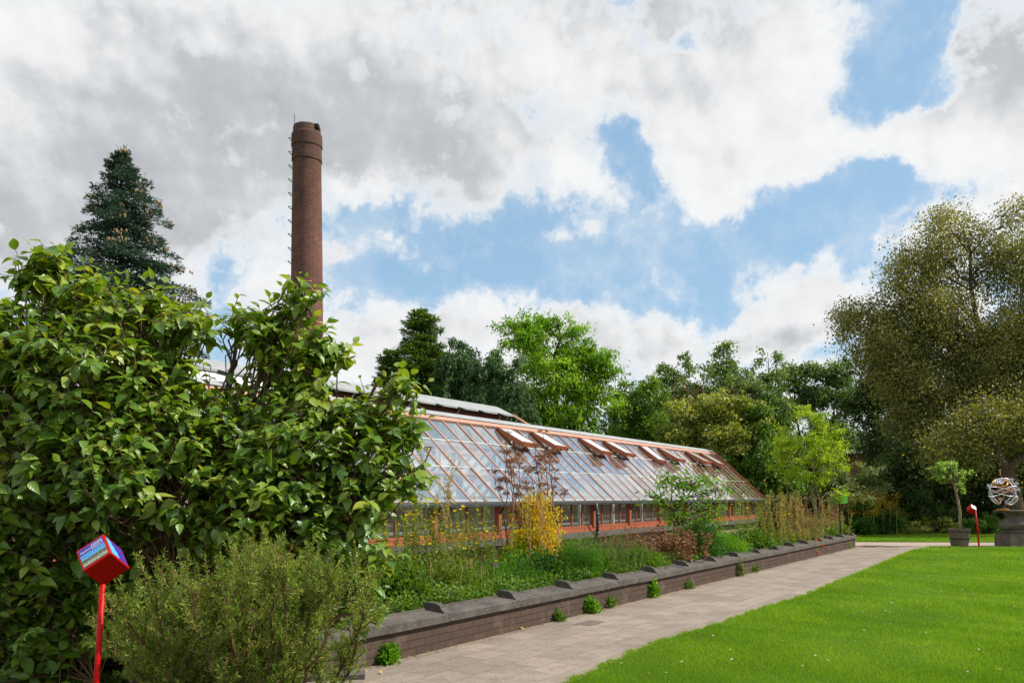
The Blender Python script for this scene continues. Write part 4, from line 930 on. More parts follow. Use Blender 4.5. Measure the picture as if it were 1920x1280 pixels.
def mound(name, label, px, Y, wpx, py_top, leafmat, leaf=.06, nclus=110, per=44, spread=.12, z=BZ, cat='plant', droop=-.15, flat=1.0, tpl=LEAF4, group=None, yb=None, depth=.8, stemmat='stem', upn=.6):
    if z == BZ: Y = clear(px, Y, wpx * Y / F * .42)
    b = np.array([PX(px, Y), Y, z]); H = PZ(py_top, Y) - z; w = wpx * Y / F * .5; r = thing(name, label, cat, tuple(b), group=group)
    n = nclus; d = rdir(n); d[:, 2] = np.abs(d[:, 2]); rr = rng.random(n) ** .4
    p = b + d * rr[:, None] * [w, w * depth, H * .92] * (1 + rng.normal(size=n)[:, None] * .12)
    st = MB()
    for q in p[: min(n, 60)]: st.tube(curve(b + [rng.normal() * w * .2, rng.normal() * w * .2, 0], q, 5, .02, .04), np.linspace(.006, .002, 5), 4, cap=False)
    st.build('stems', M[stemmat], r, b)
    pos = (p[:, None] + rng.normal(size=(n, per, 3)) * spread * [1, 1, flat * .8]).reshape(-1, 3); N = len(pos); pos[:, 2] = np.maximum(pos[:, 2], z + .01)
    out = nrm(pos - b - [0, 0, -.1 * H]); A = nrm(out * .6 + rdir(N) * .8 + [0, 0, -droop * 2])
    mb = MB(); mb.inst(tpl, pos, frames(A, nrm(rdir(N) * .7 + [0, 0, upn])), leaf * rng.uniform(.6, 1.25, N), np.clip(np.repeat(rng.normal(size=n) * .14, per) + rng.normal(size=N) * .16 + .45, 0, 1))
    mb.build('leaves', leafmat, r, b); return r
THIN = ([(0, 0, 0), (-.06, .5, .02), (0, 1, 0), (.06, .5, .02)], [[0, 3, 2, 1]])

def uh(py, Y): return PZ(py, Y) - BZ
# evening primroses, left part of the bed
for i, (px, Y, top, lab) in enumerate([(745, 10.6, 935, 'yellow-flowered evening primrose closest to the big shrub'), (782, 11.4, 925, 'yellow-flowered evening primrose with tall leafy spikes in front of the first windows'),
                                 (828, 10.9, 960, 'evening primrose with yellow flowers around the pale dried stalk'), (872, 11.6, 945, 'evening primrose spike with few yellow flowers beside the lilac blooms'), (905, 12.0, 975, 'short evening primrose left of the golden shrub')]):
    stalks('evening_primrose', lab, px, Y, .6, 20, uh(top, Y) * 1.04, LM['primrose'], LM['yellow'], .032, 3, .085, 84, lean=.06, group='evening primroses in the bed')
# dried pale candelabra stalk
def dried(label, px, Y, top, n=1, name='dried_stalk', mat='dry_stem', w=.1):
    b = bpos(px, Y); r = thing(name, label, 'dried plant', tuple(b)); st = MB(); H = uh(top, Y); sd_ = MB()
    for j in range(n):
        q = b + [rng.normal() * w, rng.normal() * w, 0]; e = q + [rng.normal() * .04, 0, H * rng.uniform(.8, 1)]
        c = curve(q, e, 8, 0, .015); st.tube(c, np.linspace(.009, .003, 8), 5)
        for k in range(16):
            f = rng.uniform(.5, .92); s = np.array([np.interp(f, np.linspace(0, 1, 8), c[:, m]) for m in range(3)]); a = rng.random() * 6.28; L = H * rng.uniform(.12, .3)
            t_ = s + [cos(a) * L * .4, sin(a) * L * .4, L]; cc = curve(s, t_, 5, .02, .03); st.tube(cc, np.linspace(.004, .002, 5), 4, cap=False)
            pos = np.stack([np.interp(rng.random(26), np.linspace(0, 1, 5), cc[:, m]) for m in range(3)], 1) + rng.normal(size=(26, 3)) * .006
            sd_.inst(THIN, pos, frames(rdir(26) * .5 + [0, 0, 1], rdir(26)), (.028, .028, .028) * np.ones((26, 3)) * [3, 1, 1], rng.random(26))
    st.build('stems', M[mat], r, b); sd_.build('seed_pods', LM['straw'], r, b)
dried('pale dried seed stalk branching like a candelabra left of the golden shrub', 834, 10.7, 862, 1)
# golden shrub with angelica skeletons
GYY = 12.2
b = bpos(1003, GYY)
mound('golden_shrub', 'golden yellow and lime leaved bush beneath the brown dried umbels', 1003, GYY, 92, 925, LM['golden'], leaf=.055, nclus=230, per=40, spread=.085, depth=.8)
mound('lime_herb', 'yellow-green leafy clump at the foot of the golden bush', 975, 11.9, 90, 1010, LM['bright'], leaf=.05, nclus=80, per=40, spread=.09)
def umbels(label, px, Y, tops, name='dried_angelica'):
    b = bpos(px, Y); r = thing(name, label, 'dried plant', tuple(b), group='brown dried angelica skeletons'); st = MB()
    for tx, ty in tops:
        q = b + [rng.normal() * .12, rng.normal() * .12, 0]; e = P(tx, ty, Y + rng.normal() * .15); c = curve(q, e, 8, 0, .015); st.tube(c, np.linspace(.011, .004, 8), 5)
        heads = [(e, .10)]
        for k in range(4):
            f = rng.uniform(.45, .93); s = np.array([np.interp(f, np.linspace(0, 1, 8), c[:, m]) for m in range(3)]); a = rng.random() * 6.28; L = rng.uniform(.12, .30)
            t_ = s + [cos(a) * L * .75, sin(a) * L * .75, L * .8]; st.tube(curve(s, t_, 4, -.08, .02), [.005, .004, .003, .003], 4, cap=False); heads.append((t_, rng.uniform(.05, .085)))
        for h, R in heads:
            hd = MB(); R *= .95; k = 14; a = rng.random(k) * 6.28; rr = np.sqrt(rng.random(k)) * R
            for aa, rad in zip(a, rr):
                t2 = h + [cos(aa) * rad, sin(aa) * rad, .05 - .25 * rad * rad / R]; st.tube([h - [0, 0, .01], t2], .0015, 3, cap=False)
                n = 9; hd.inst(LEAF4, t2 + rng.normal(size=(n, 3)) * .010, frames(rdir(n), rdir(n)), np.full(n, .018), rng.random(n))
            hd.build('umbel', LM['umbel'], r, b)
    st.build('stems', M['brown_stem'], r, b)
umbels('cluster of brown dried umbels standing left above the golden bush', 975, 12.1, [(925, 885), (945, 850), (955, 870), (968, 838), (972, 865), (948, 815), (985, 880)])
umbels('cluster of brown dried umbels standing right above the golden bush', 1022, 12.4, [(1003, 838), (1018, 812), (1030, 850), (1036, 870), (1010, 860), (1040, 885), (995, 885)])
stalks('dried_plant', 'bunch of straw-coloured dry stems rising through the golden bush', 1010, 12.0, .5, 22, uh(870, 12), LM['dry'], None, per=26, lf=.05, lean=.05, stemmat='dry_stem', rad=.006, cat='dried plant', leafz=(.2, .95))
# greenery in front, hugging the coping
mound('cosmos_plant', 'feathery green plant with one lilac flower near the wall', 950, 11.1, 150, 1052, LM['feather'], leaf=.06, nclus=130, per=60, spread=.09, tpl=THIN)
mound('leafy_clump', 'bluish green leafy clump between the lilac flower and the fennel', 1020, 11.5, 90, 1040, LM['herb_dark'], leaf=.05, nclus=90, per=46, spread=.08)
mound('fennel', 'dense feathery fennel bush with yellow-green top beside the wall', 1087, 11.75, 92, 1004, LM['feather'], leaf=.055, nclus=240, per=80, spread=.07, tpl=THIN, upn=.2)
mound('leafy_clump', 'small grassy green clump between the fennel and the upright rosemary', 1128, 12.5, 60, 1034, LM['herb'], leaf=.06, nclus=60, per=40, spread=.07, tpl=LEAFN)
stalks('rosemary', 'upright dark green rosemary just behind the coping', 1157, 12.8, .34, 64, uh(1004, 12.3), LM['herb_dark'], None, lf=.034, per=130, lean=.10, taper=False, tpl=THIN)
mound('leafy_clump', 'light green leafy clump right of the rosemary', 1198, 13.5, 90, 1028, LM['herb'], leaf=.07, nclus=90, per=40, spread=.09, tpl=LEAFN)
stalks('dried_plant', 'brown withered plant with hanging dry leaves in the middle of the bed', 1262, 15.0, .55, 46, uh(992, 14.6), LM['dry'], None, lf=.08, per=40, lean=.16, stemmat='brown_stem', cat='dried plant', taper=False, tpl=LEAF4)
stalks('dried_plant', 'greyish dry seed heads in front of the downpipe', 1180, 15.5, .55, 34, uh(985, 15.5), LM['dry'], None, lf=.05, per=44, lean=.16, stemmat='dry_stem', cat='dried plant', taper=False, tpl=LEAF4)
stalks('dried_plant', 'thin brown dry stems left of the fennel', 1050, 14.5, .5, 22, uh(985, 14.5), LM['dry'], None, lf=.04, per=34, lean=.16, stemmat='dry_stem', cat='dried plant', taper=False, tpl=LEAF4)
mound('green_bush', 'dark green rounded bush under the young open-crowned tree', 1303, 15.3, 90, 978, LM['herb_dark'], leaf=.05, nclus=210, per=50, spread=.10)
mound('bright_herb', 'bright green ferny herb beside the rounded dark bush', 1352, 15.6, 90, 1003, LM['bright'], leaf=.05, nclus=200, per=60, spread=.08, tpl=LEAFN)
mound('leafy_clump', 'light green broadleaf clump right of the ferny herb', 1404, 16.6, 70, 998, LM['herb'], leaf=.08, nclus=120, per=40, spread=.1)
# young open tree in the bed
OY = 20.0
tree('young_tree', 'small open-crowned tree with sparse pointed leaves in front of the roof', (PX(1268, OY), OY, BZ),
     [lobe(1250, 895, 30, OY, 22), lobe(1280, 905, 30, OY, 20), lobe(1310, 910, 30, OY, 20), lobe(1340, 920, 26, OY, 16), lobe(1235, 935, 30, OY, 18), lobe(1265, 950, 40, OY, 16), lobe(1320, 955, 40, OY, 18), lobe(1285, 975, 50, OY, 12), lobe(1345, 970, 22, OY, 12)],
     LM['bright'], leaf=.16, nclus=180, per=6, spread=.30, flat=.9, droop=.1, sub=0, r0=.045, bark='bark', fine=30, upn=.6, tpl=LEAFN, trunk_to=P(1258, 900, OY))
# wild end of the bed
wild = [(1395, 17.6, 905, 'tall thin evening primrose stems before the greenhouse corner', 'primrose', 'yellow', 12), (1425, 18.2, 925, 'yellow-flowered spindly plant right of the greenhouse corner', 'primrose', 'yellow', 12),
        (1455, 19.2, 925, 'straw-coloured wild herbs behind the wall', 'straw', 'orange', 20), (1480, 20.4, 925, 'tangled straw-coloured herbs with orange flowers', 'straw', 'orange', 22), (1500, 19.6, 960, 'low tangle of dry herbs with orange daisies by the coping', 'straw', 'orange', 22),
        (1512, 21.6, 925, 'dry seed stalks left of the young light green tree', 'dry', None, 16), (1548, 22.8, 945, 'orange-flowered herbs right of the light green trunk', 'straw', 'orange', 14), (1436, 17.4, 985, 'knee-high weedy clump with orange heads near the coping', 'primrose', 'orange', 22),
        (1468, 18.2, 990, 'knee-high pale weedy clump near the coping', 'straw', None, 22), (1560, 23.2, 930, 'pale whitish seed spikes beside the green box sign', 'dry', None, 10)]
for px, Y, top, lab, lm, fl, n in wild:
    stalks('wild_herb', lab, px, Y, .75, n, uh(top, Y), LM[lm], LM[fl] if fl else None, .032, 1, .085, 64, lean=.10, stemmat='dry_stem' if lm != 'primrose' else 'stem', rad=.007, fl_low=.6, group='wild herbs at the far end of the bed', taper=False)
stalks('seed_spike', 'tall dark seed spike standing above the herbs beyond the greenhouse', 1480, 22, .12, 3, uh(893, 22), LM['dry'], None, lf=.06, per=110, lean=.03, stemmat='brown_stem', rad=.009, leafz=(.45, 1), cat='dried plant')
mound('burgundy_shrub', 'dark burgundy-leaved shrub at the back by the greenhouse corner', 1462, 27, 50, 925, leafm('burgundy_leaves', ['#2c1417', '#3d1c20', '#52282a'], .5, .2, .3, tcol=(1.3, .8, .8)), leaf=.10, nclus=70, per=40, spread=.13)
mound('grey_shrub', 'silvery green shrub behind the wild herbs', 1447, 28, 50, 918, LM['greyg'], leaf=.10, nclus=70, per=40, spread=.13)
mound('leafy_clump', 'big-leaved bright green plant at the far end of the wall', 1568, 23.0, 46, 990, LM['herb'], leaf=.14, nclus=40, per=20, spread=.12)
mound('leafy_clump', 'low broadleaf plant beside the last coping stones', 1548, 22.0, 50, 1000, LM['herb'], leaf=.12, nclus=40, per=26, spread=.12)
# lilac flowers
r = thing('lilac_flower', 'single lilac flower head on a thin stem in the feathery plant', 'flower', tuple(bpos(928, 11.0))); mb = MB(); ms = MB(); q = P(928, 1061, 11.0)
ms.tube(curve(bpos(935, 11.0), q, 5), .004, 4); n = 46; d = rdir(n); d[:, 2] = np.abs(d[:, 2]); mb.inst(LEAF4, np.tile(q, (n, 1)), frames(d, rdir(n)), np.full(n, .045), rng.random(n))
mb.build('petals', LM['purple'], r, bpos(928, 11.0)); ms.build('stem', M['stem'], r, bpos(928, 11.0))
# orange flowers hanging over the wall
r = thing('hanging_marigold', 'orange flowers hanging over the wall face near its far end', 'flower', tuple(bpos(1535, 20.6))); mb = MB(); ms = MB()
for px, py in ((1536, 1020), (1543, 1024), (1535, 1035), (1530, 1012)):
    Yq = 6.51 / (.688 - (px - 960) / F) - .15; q = P(px, py, Yq); ms.tube(curve(bpos(1530, Yq + .4) + [0, 0, .12], q, 6, .12, .03), .004, 4); n = 26; d = rdir(n); mb.inst(LEAF4, np.tile(q, (n, 1)), frames(d, rdir(n)), np.full(n, .05), rng.random(n))
mb.build('petals', LM['orange'], r, bpos(1535, 20.6)); ms.build('stems', M['stem'], r, bpos(1535, 20.6))
# ground cover along the wall
mb = MB(); N = 5200; Y = rng.uniform(7.6, 24.6, N) ; off = rng.random(N) ** 1.3 * 1.6 + .42; X = GW(Y) - off * 1.15; k = rng.random(N) < np.where(Y < 13, 1, .5); X, Y = X[k], Y[k]; N = len(X)
per = 12; pos = (np.stack([X, Y, BZ + .02 + rng.random(N) ** 2 * .16], 1)[:, None] + rng.normal(size=(N, per, 3)) * [.07, .07, .035]).reshape(-1, 3); n = len(pos); pos[:, 2] = np.maximum(pos[:, 2], BZ + .01)
mb.inst(LEAF4, pos, frames(rdir(n) + [0, 0, .3], nrm(rdir(n) * .5 + [0, 0, 1])), rng.uniform(.03, .065, n), np.clip(rng.normal(size=n) * .2 + .5, 0, 1))
o = mb.build('ground_cover', LM['herb']); o['kind'] = 'stuff'; tag(o, 'low leafy green ground cover behind the coping', 'ground cover')
stalks('dry_stubble', 'upright pale cut stems in the ground cover left of the golden bush', 845, 10.9, .55, 46, uh(1040, 10.9), LM['dry'], None, per=5, lf=.02, lean=.03, stemmat='dry_stem', rad=.007, cat='dried plant')
mound('leafy_clump', 'shaded leafy clump tucked under the right edge of the big shrub', 745, 9.3, 110, 1060, LM['herb'], leaf=.06, nclus=120, per=44, spread=.1)
mound('leafy_clump', 'mixed green clump below the evening primroses', 830, 10.6, 170, 1050, LM['primrose'], leaf=.06, nclus=150, per=44, spread=.11, tpl=LEAFN)

# weeds at the foot of the wall
def wall_foot(px): Yq = 6.51 / (.688 - (px - 960) / F); return Yq
for px, wpx, hpx, mat, lab in [(727, 34, 34, 'bright', 'small broadleaf weed at the foot of the wall close to the big shrub'), (1045, 16, 26, 'herb', 'thin grassy weed at the foot of the wall'),
                          (1103, 34, 30, 'bright', 'leafy weed growing from the wall foot beside the drain grate'), (1143, 14, 26, 'herb', 'slim upright weed between two larger wall-foot weeds'),
                          (1221, 28, 40, 'bright', 'round tuft of fine green weed at the middle of the wall'), (1287, 16, 16, 'herb', 'tiny sparse weed at the foot of the wall'), (1383, 34, 36, 'greyg', 'largest pale green weed clump at the foot of the wall'),
                          (1412, 22, 14, 'herb', 'low weed just beyond the largest clump'), (1590, 14, 18, 'bright', 'weed at the foot of the far end of the wall')]:
    Yq = wall_foot(px + 5) - .10; wpx *= .85; top = HY + EYE * F / Yq - hpx * .85
    mound('wall_weed', lab, px, Yq, wpx, top, LM[mat], leaf=.05 if mat != 'herb' else .06, nclus=34 if wpx > 20 else 12, per=26, spread=.035, z=.005, group='weeds at the foot of the wall', tpl=LEAF4 if mat != 'herb' else LEAFN, depth=.6)
# fallen leaves on the paving
fl0 = None; lm = leafm('fallen_leaf', ['#a9813c', '#c09a55', '#8e6a38'], .7, .2, .2)
for px, py, s in [(975, 1180, .06), (765, 1226, .05), (680, 1262, .06), (712, 1262, .05), (700, 1246, .04), (1030, 1158, .03), (944, 1184, .025), (1308, 1082, .04), (1448, 1062, .05), (1072, 1152, .025), (788, 1237, .03), (1180, 1132, .03), (838, 1275, .03), (1075, 1214, .03)]:
    x, y = gp(px, py)
    if fl0 is None:
        mb = MB(); mb.inst((BIGLEAF[0], BIGLEAF[1]), [Z3], np.eye(3)[None], 1.0, .5); fl0 = mb.build('fallen_leaf', lm); tag(fl0, 'small dry yellowish leaf lying on the paving', 'leaf', 'dry leaves scattered on the path'); q = fl0
    else: q = fl0.copy(); COL.objects.link(q)
    q.location = (x, y, .03); q.scale = (s, s, s); q.rotation_euler = (rng.uniform(-.3, .3), rng.uniform(-.3, .3), rng.random() * 6.28)
mb = MB(); n = 900; Yq = rng.uniform(7.3, 24.8, n); off = np.abs(rng.normal(size=n)) * .05 + .01; X = GW(Yq) + off * 1.2
d = rdir(n); mb.inst(LEAF4, np.stack([X, Yq, np.full(n, .012)], 1), frames(d * [1, 1, .2], nrm(rdir(n) * .3 + [0, 0, 1])), rng.uniform(.012, .035, n), rng.random(n))
g = mb.build('leaf_litter', leafm('litter_bits', ['#5d4a30', '#8d6f42', '#a98e5c', '#6c7040'], .8, .2, .1)); g['kind'] = 'stuff'; tag(g, 'fine dry leaf litter along the foot of the low wall', 'leaf litter')
# drain grate
M['dark_slab'] = plain('dark_slab', '#6b5f57', .9, .2, var=.25, scale=12)
x, y = gp(1106, 1168); r = thing('paving_slab', 'darker grey slab set into the path beside the wall', 'paving slab', (x, y, .001), WANG)
mb = MB(); mb.box((-.21, -.12, 0), (.21, .12, .006)); mb.build('slab_face', M['dark_slab'], r)
# dark kerb slab at the near corner
x, y = gp(672, 1272); r = thing('kerb_stone', 'dark flat stone slab at the near end of the wall', 'kerb stone', (x - .4, y, 0), WANG - .8)
mb = MB(); mb.box((-.9, -.12, -.02), (.45, .10, .05)); mb.build('slab', M['stone'], r)

# ------------------------------------------------------------------ green box sign
GYs = 24.4; r = thing('green_box_sign', 'small bright green box sign on a dark post at the far end of the bed', 'sign', (PX(1575, GYs), GYs, BZ), .35)
M['green_paint'] = plain('green_paint', '#4f9a2c', .4, .5, var=.06); M['green_sunlit'] = plain('sunlit_green_paint', '#d5e6c4', .5, .4, var=.1, scale=12)  # second tone is the green box's sunlit side, painted pale
mb = MB(); mb.tube([(0.03, 0, 0), (-.03, 0, 1.08)], .02, 8); mb.build('post', M['iron'], r)
z = PZ(943, GYs) - BZ; mb = MB(); mb.box((-.15, -.15, z), (.15, .15, z + .30)); mb.build('box', M['green_paint'], r)
mb = MB(); mb.box((.151, -.13, z + .02), (.156, .13, z + .28)); mb.build('panel', M['green_sunlit'], r)  # thin pale sheet paints sunlight onto the box's right face
# ------------------------------------------------------------------ red cube signs
M['red'] = plain('red_paint', '#b80a06', .45, .2, var=.06, scale=4, bump=.03)
M['purple_print'] = plain('purple_print', '#44309a', .35, .5, var=.05, bump=0)
M['cyan_print'] = plain('cyan_print', '#5ab4dc', .35, .5, var=.1, bump=0)
M['print_white'] = plain('print_white', '#e4e4ee', .35, .5, var=.02, bump=0)
t = NT('landscape_print'); uvn = t.uv(); sp = t.n('ShaderNodeSeparateXYZ'); t.l(uvn, sp.inputs[0]); n1 = t.noise(uvn, 14, 5, .7); n2 = t.noise(uvn, 5, 4, .6)
yy = t.math('ADD', sp.outputs[1], t.math('MULTIPLY', t.math('SUBTRACT', n2, .5), .10))
c = t.ramp(yy, [(0, lin('#2d3138')), (.07, lin('#2d3138')), (.09, lin('#a8a89c')), (.24, lin('#b3b1a0')), (.27, lin('#68793a')), (.36, lin('#8a8f55')), (.40, lin('#2f3a35')), (.55, lin('#3d4a48')), (.60, lin('#5aa6cf')), (.80, lin('#4d93cf'))])
c = t.mix(t.math('MULTIPLY', t.math('GREATER_THAN', n1, .58), t.math('LESS_THAN', sp.outputs[1], .55)), c, lin('#c4b48c')); c = t.mix(t.math('MULTIPLY', t.math('LESS_THAN', n1, .42), t.math('LESS_THAN', sp.outputs[1], .6)), c, lin('#24452c'))
t.prin(c, .3, .5); M['photo_print'] = t.m
def cube_sign(name, label, C, R, L, foot, group):
    """C nearest corner, R columns a (up-back), b (left-down), c (right-down)"""
    a, b_, c_ = R[:, 0], R[:, 1], R[:, 2]; r = thing(name, label, 'sign', tuple(foot), group=group); foot = np.asarray(foot, float)
    mb = MB(); e = L * .035
    # bevelled cube via inset corners
    V = []
    for i in (0, 1):
        for j in (0, 1):
            for k2 in (0, 1): V.append(C + L * (a * i + b_ * j + c_ * k2))
    Vn = np.array(V); bm_faces = [[0, 1, 3, 2], [4, 6, 7, 5], [0, 4, 5, 1], [2, 3, 7, 6], [0, 2, 6, 4], [1, 5, 7, 3]]
    mb.add(Vn, [np.array(bm_faces)]); cube = mb.build('cube', M['red'], r, foot)
    bv = cube.modifiers.new('bevel', 'BEVEL'); bv.width = L * .03; bv.segments = 2
    def panel(mbx, o, u, v, w, h, out, off, uv=True):
        q = o + out * off; mbx.add([q, q + u * w, q + u * w + v * h, q + v * h], [[0, 1, 2, 3]], uv=[(0, 0), (1, 0), (1, 1), (0, 1)])
    # left-top face spans a,b : outward -c ; reading direction runs from b end to C, up = a
    out = -c_; o = C + L * b_; u = -b_; v = a; m = .07 * L; wf = L - 2 * m
    q0 = o + u * m + v * m
    mp_ = MB(); panel(mp_, q0, u, v, wf, wf * .66, out, .0008 + L * .0); p1 = mp_.build('picture_panel', M['photo_print'], r, foot)
    mp_ = MB(); panel(mp_, q0 + v * wf * .66, u, v, wf, wf * .34, out, .0009); mp_.build('title_panel', M['purple_print'], r, foot)
    # white outlined box with lines, upper right of the face
    mw = MB(); x0, y0, w, h = .52, .70, .44, .22
    for (ax_, ay, bx, by) in ((x0, y0, x0 + w, y0 + .02), (x0, y0 + h - .02, x0 + w, y0 + h), (x0, y0, x0 + .025, y0 + h), (x0 + w - .025, y0, x0 + w, y0 + h), (x0 + .06, y0 + .14, x0 + w - .05, y0 + .16), (x0 + .06, y0 + .10, x0 + w - .05, y0 + .115), (x0 + .06, y0 + .055, x0 + w - .12, y0 + .07)):
        panel(mw, q0 + u * ax_ * wf + v * ay * wf, u, v, (bx - ax_) * wf, (by - ay) * wf, out, .0015)
    mw.build('white_print', M['print_white'], r, foot)
    tx = bpy.data.curves.new('title_text', 'FONT'); tx.body = 'Zaadtuin'; tx.size = wf * .13; tx.extrude = .0002; to = bpy.data.objects.new('title_text', tx); COL.objects.link(to); tx.materials.append(M['print_white'])
    from mathutils import Matrix
    Rm = np.stack([u, v, np.cross(u, v)], 1); pos = q0 + u * .04 * wf + v * .74 * wf + out * .0018 - foot
    mm = Matrix.Identity(4)
    for i in range(3):
        for j in range(3): mm[i][j] = Rm[i, j]
        mm[i][3] = pos[i]
    bpy.context.view_layer.update(); me = bpy.data.meshes.new_from_object(to.evaluated_get(bpy.context.evaluated_depsgraph_get())); bpy.data.objects.remove(to); me.name = 'title_lettering'; to = bpy.data.objects.new('title_lettering', me); COL.objects.link(to)
    if not me.materials: me.materials.append(M['print_white'])
    to.parent = r; to.matrix_local = mm
    # right face spans a,c : outward -b
    out = -b_; o = C; u = c_; v = a; q0 = o + u * m + v * m
    mp_ = MB(); panel(mp_, q0, u, v, wf, wf, out, .0008); mp_.build('side_panel', M['purple_print'], r, foot)
    blob = [(.02, .02), (.40, .02), (.52, .10), (.44, .24), (.50, .36), (.36, .50), (.40, .62), (.26, .70), (.30, .84), (.14, .97), (.02, .97)]
    mp_ = MB(); mp_.add([q0 + u * x * wf + v * y * wf + out * .0014 for x, y in blob], [np.array([list(range(len(blob)))])]); mp_.build('map_print', M['cyan_print'], r, foot)
    B = C + L * (b_ + c_)
    mb = MB(); mb.tube([foot - [0, 0, .05], (foot + B) / 2, B + (C + L * (a + b_ + c_) * .5 - B) * .12], L * .095, 14); mb.build('pole', M['red'], r, foot, smooth=True)
    return r
R1 = np.array([[-0.5543, -0.7995, 0.2315], [0.5915, -0.1827, 0.7853], [0.5855, -0.5723, -0.5742]])
C1 = np.array([-2.1056, 4.2, 1.3032]); B1 = C1 + .164 * (R1[:, 1] + R1[:, 2])
cube_sign('red_cube_sign', 'red cube sign with purple title and garden picture on a red pole in the shrubs', C1, R1, .164, (B1[0] - .085, B1[1] + .02, 0), 'red cube signs')
# far sign: white face towards us, leaning pole
aa = nrm([.42, .45, .80]); bb_ = nrm(np.cross(aa, [0.25, -.8, .45])); bb_ = bb_ if bb_[0] < 0 else -bb_; cc_ = np.cross(aa, bb_)
if cc_[1] < 0: cc_ = -cc_
q = P(1829, 955, 25.4)
def far_sign():
    foot = P(1836, 1025.5, 25.2); foot[2] = 0.0
    r = thing('red_cube_sign', 'tilted red sign with white panel on a leaning red pole beside the tub', 'sign', tuple(foot), group='red cube signs')
    top = P(1828.5, 957, 25.2)
    mb = MB(); mb.tube([foot - [0, 0, .05], (foot + top) / 2 + [.01, 0, 0], top], .026, 10); mb.build('pole', M['red'], r, foot, smooth=True)
    S_ = 11 * 25.2 / F; u = nrm([10, 0, -5.6]); v = np.array([3.5, 8.1, 6.5]); v = nrm(v - u * (v @ u)); w = np.cross(u, v); w = w if w[2] < 0 else -w
    c = P(1821.5, 951, 25.1)
    mb = MB(); V = [c + S_ * (u * i_ + v * j_ + w * k2) for i_ in (0, 1) for j_ in (0, 1) for k2 in (0, 1)]
    mb.add(V, [[0, 1, 3, 2], [4, 6, 7, 5], [0, 4, 5, 1], [2, 3, 7, 6], [0, 2, 6, 4], [1, 5, 7, 3]]); mb.build('cube', M['red'], r, foot)
    mb = MB(); o_ = c - w * .003; mb.add([o_ + S_ * (u * x + v * y) for x, y in ((.05, .05), (.95, .05), (.95, .95), (.05, .95))], [[0, 1, 2, 3]]); mb.build('white_panel', M['print_white'], r, foot)
    mb = MB(); o_ = c + u * (S_ + .003); mb.add([o_ + S_ * (w * x + v * y) for x, y in ((.06, .06), (.94, .06), (.94, .94), (.06, .94))], [[0, 1, 2, 3]]); mb.build('magenta_panel', plain('magenta_print', '#a01f94', .4, .5, var=.02), r, foot)
far_sign()

# ------------------------------------------------------------------ planted tub
TY = 25.5; tb = (PX(1799, TY), TY, 0.); kk = TY / F
r = thing('wooden_tub', 'round weathered wooden tub with dark hoops at the edge of the gravel', 'planter', tb)
t = NT('tub_staves'); sp = t.n('ShaderNodeSeparateXYZ'); t.l(t.uv(), sp.inputs[0]); wv = t.math('SINE', t.math('MULTIPLY', sp.outputs[0], 62)); n1 = t.noise(t.obj(), 12, 5, .7)
c = t.mix(t.ramp(wv, [(.0, (0, 0, 0)), (.9, (0, 0, 0)), (1, (1, 1, 1))]), t.ramp(n1, [(.3, lin('#5c5048')), (.7, lin('#7c6e62'))]), lin('#2a2421')); t.prin(c, .9, .2, 0, t.bump(n1, .5, .01)); M['stave'] = t.m
mb = MB(); mb.lathe([(.01, .02), (.245, .02), (.285, .28), (.305, .50), (.325, .50), (.33, .575), (.295, .575), (.29, .52), (.01, .52)], 32); mb.build('tub_body', M['stave'], r, smooth=False)
for z_, rr_ in ((.255, .284), (.49, .308)):
    mb = MB(); mb.lathe([(rr_, z_ - .016), (rr_ + .006, z_ - .016), (rr_ + .010, z_ + .016), (rr_ + .002, z_ + .016)], 32); mb.build('hoop', M['iron'], r)
mb = MB(); mb.lathe([(.001, .535), (.29, .525)], 24); mb.build('potting_soil', M['soil'], r)
b = np.array([tb[0], TY, .53]); r = thing('oleander', 'potted tree with bent pale trunk and spiky narrow-leaved head in the tub', 'tree', tuple(b))
mb = MB(); cpts = [b - [0, 0, .1], P(1800, 985, TY), P(1800, 960, TY), P(1796, 935, TY), P(1790, 912, TY), P(1788, 900, TY)]; mb.tube(cpts, [.05, .046, .042, .038, .034, .028], 10)
crown = []; base_c = P(1788, 905, TY)
tips = [P(rng.uniform(1752, 1802), rng.uniform(868, 900), TY) + [0, rng.normal() * .22, 0] for _ in range(60)] + [P(1748, 884, TY), P(1745, 880, TY), P(1804, 916, TY), P(1800, 912, TY), P(1806, 920, TY), P(1798, 908, TY)]
lfm = MB(); T, A = [], []
for q in tips:
    q = np.asarray(q); mb.tube(curve(base_c, q, 4, .05, .04), [.014, .009, .006, .004], 4, cap=False)
    n = 26; d = nrm(q - base_c + [0, 0, .12]); T.append(q - d * rng.random((n, 1)) * .18); A.append(nrm(d * .8 + rdir(n) * .75 + [0, 0, .15]))
T = np.concatenate(T); A = np.concatenate(A); lfm.inst(LEAFN, T, frames(A, nrm(rdir(len(T)) * .5 + [0, 0, 1])), rng.uniform(.11, .19, len(T)), rng.random(len(T)))
mb.build('trunk', M['bark_light'], r, b, smooth=True); lfm.build('crown', LM['olea'], r, b)

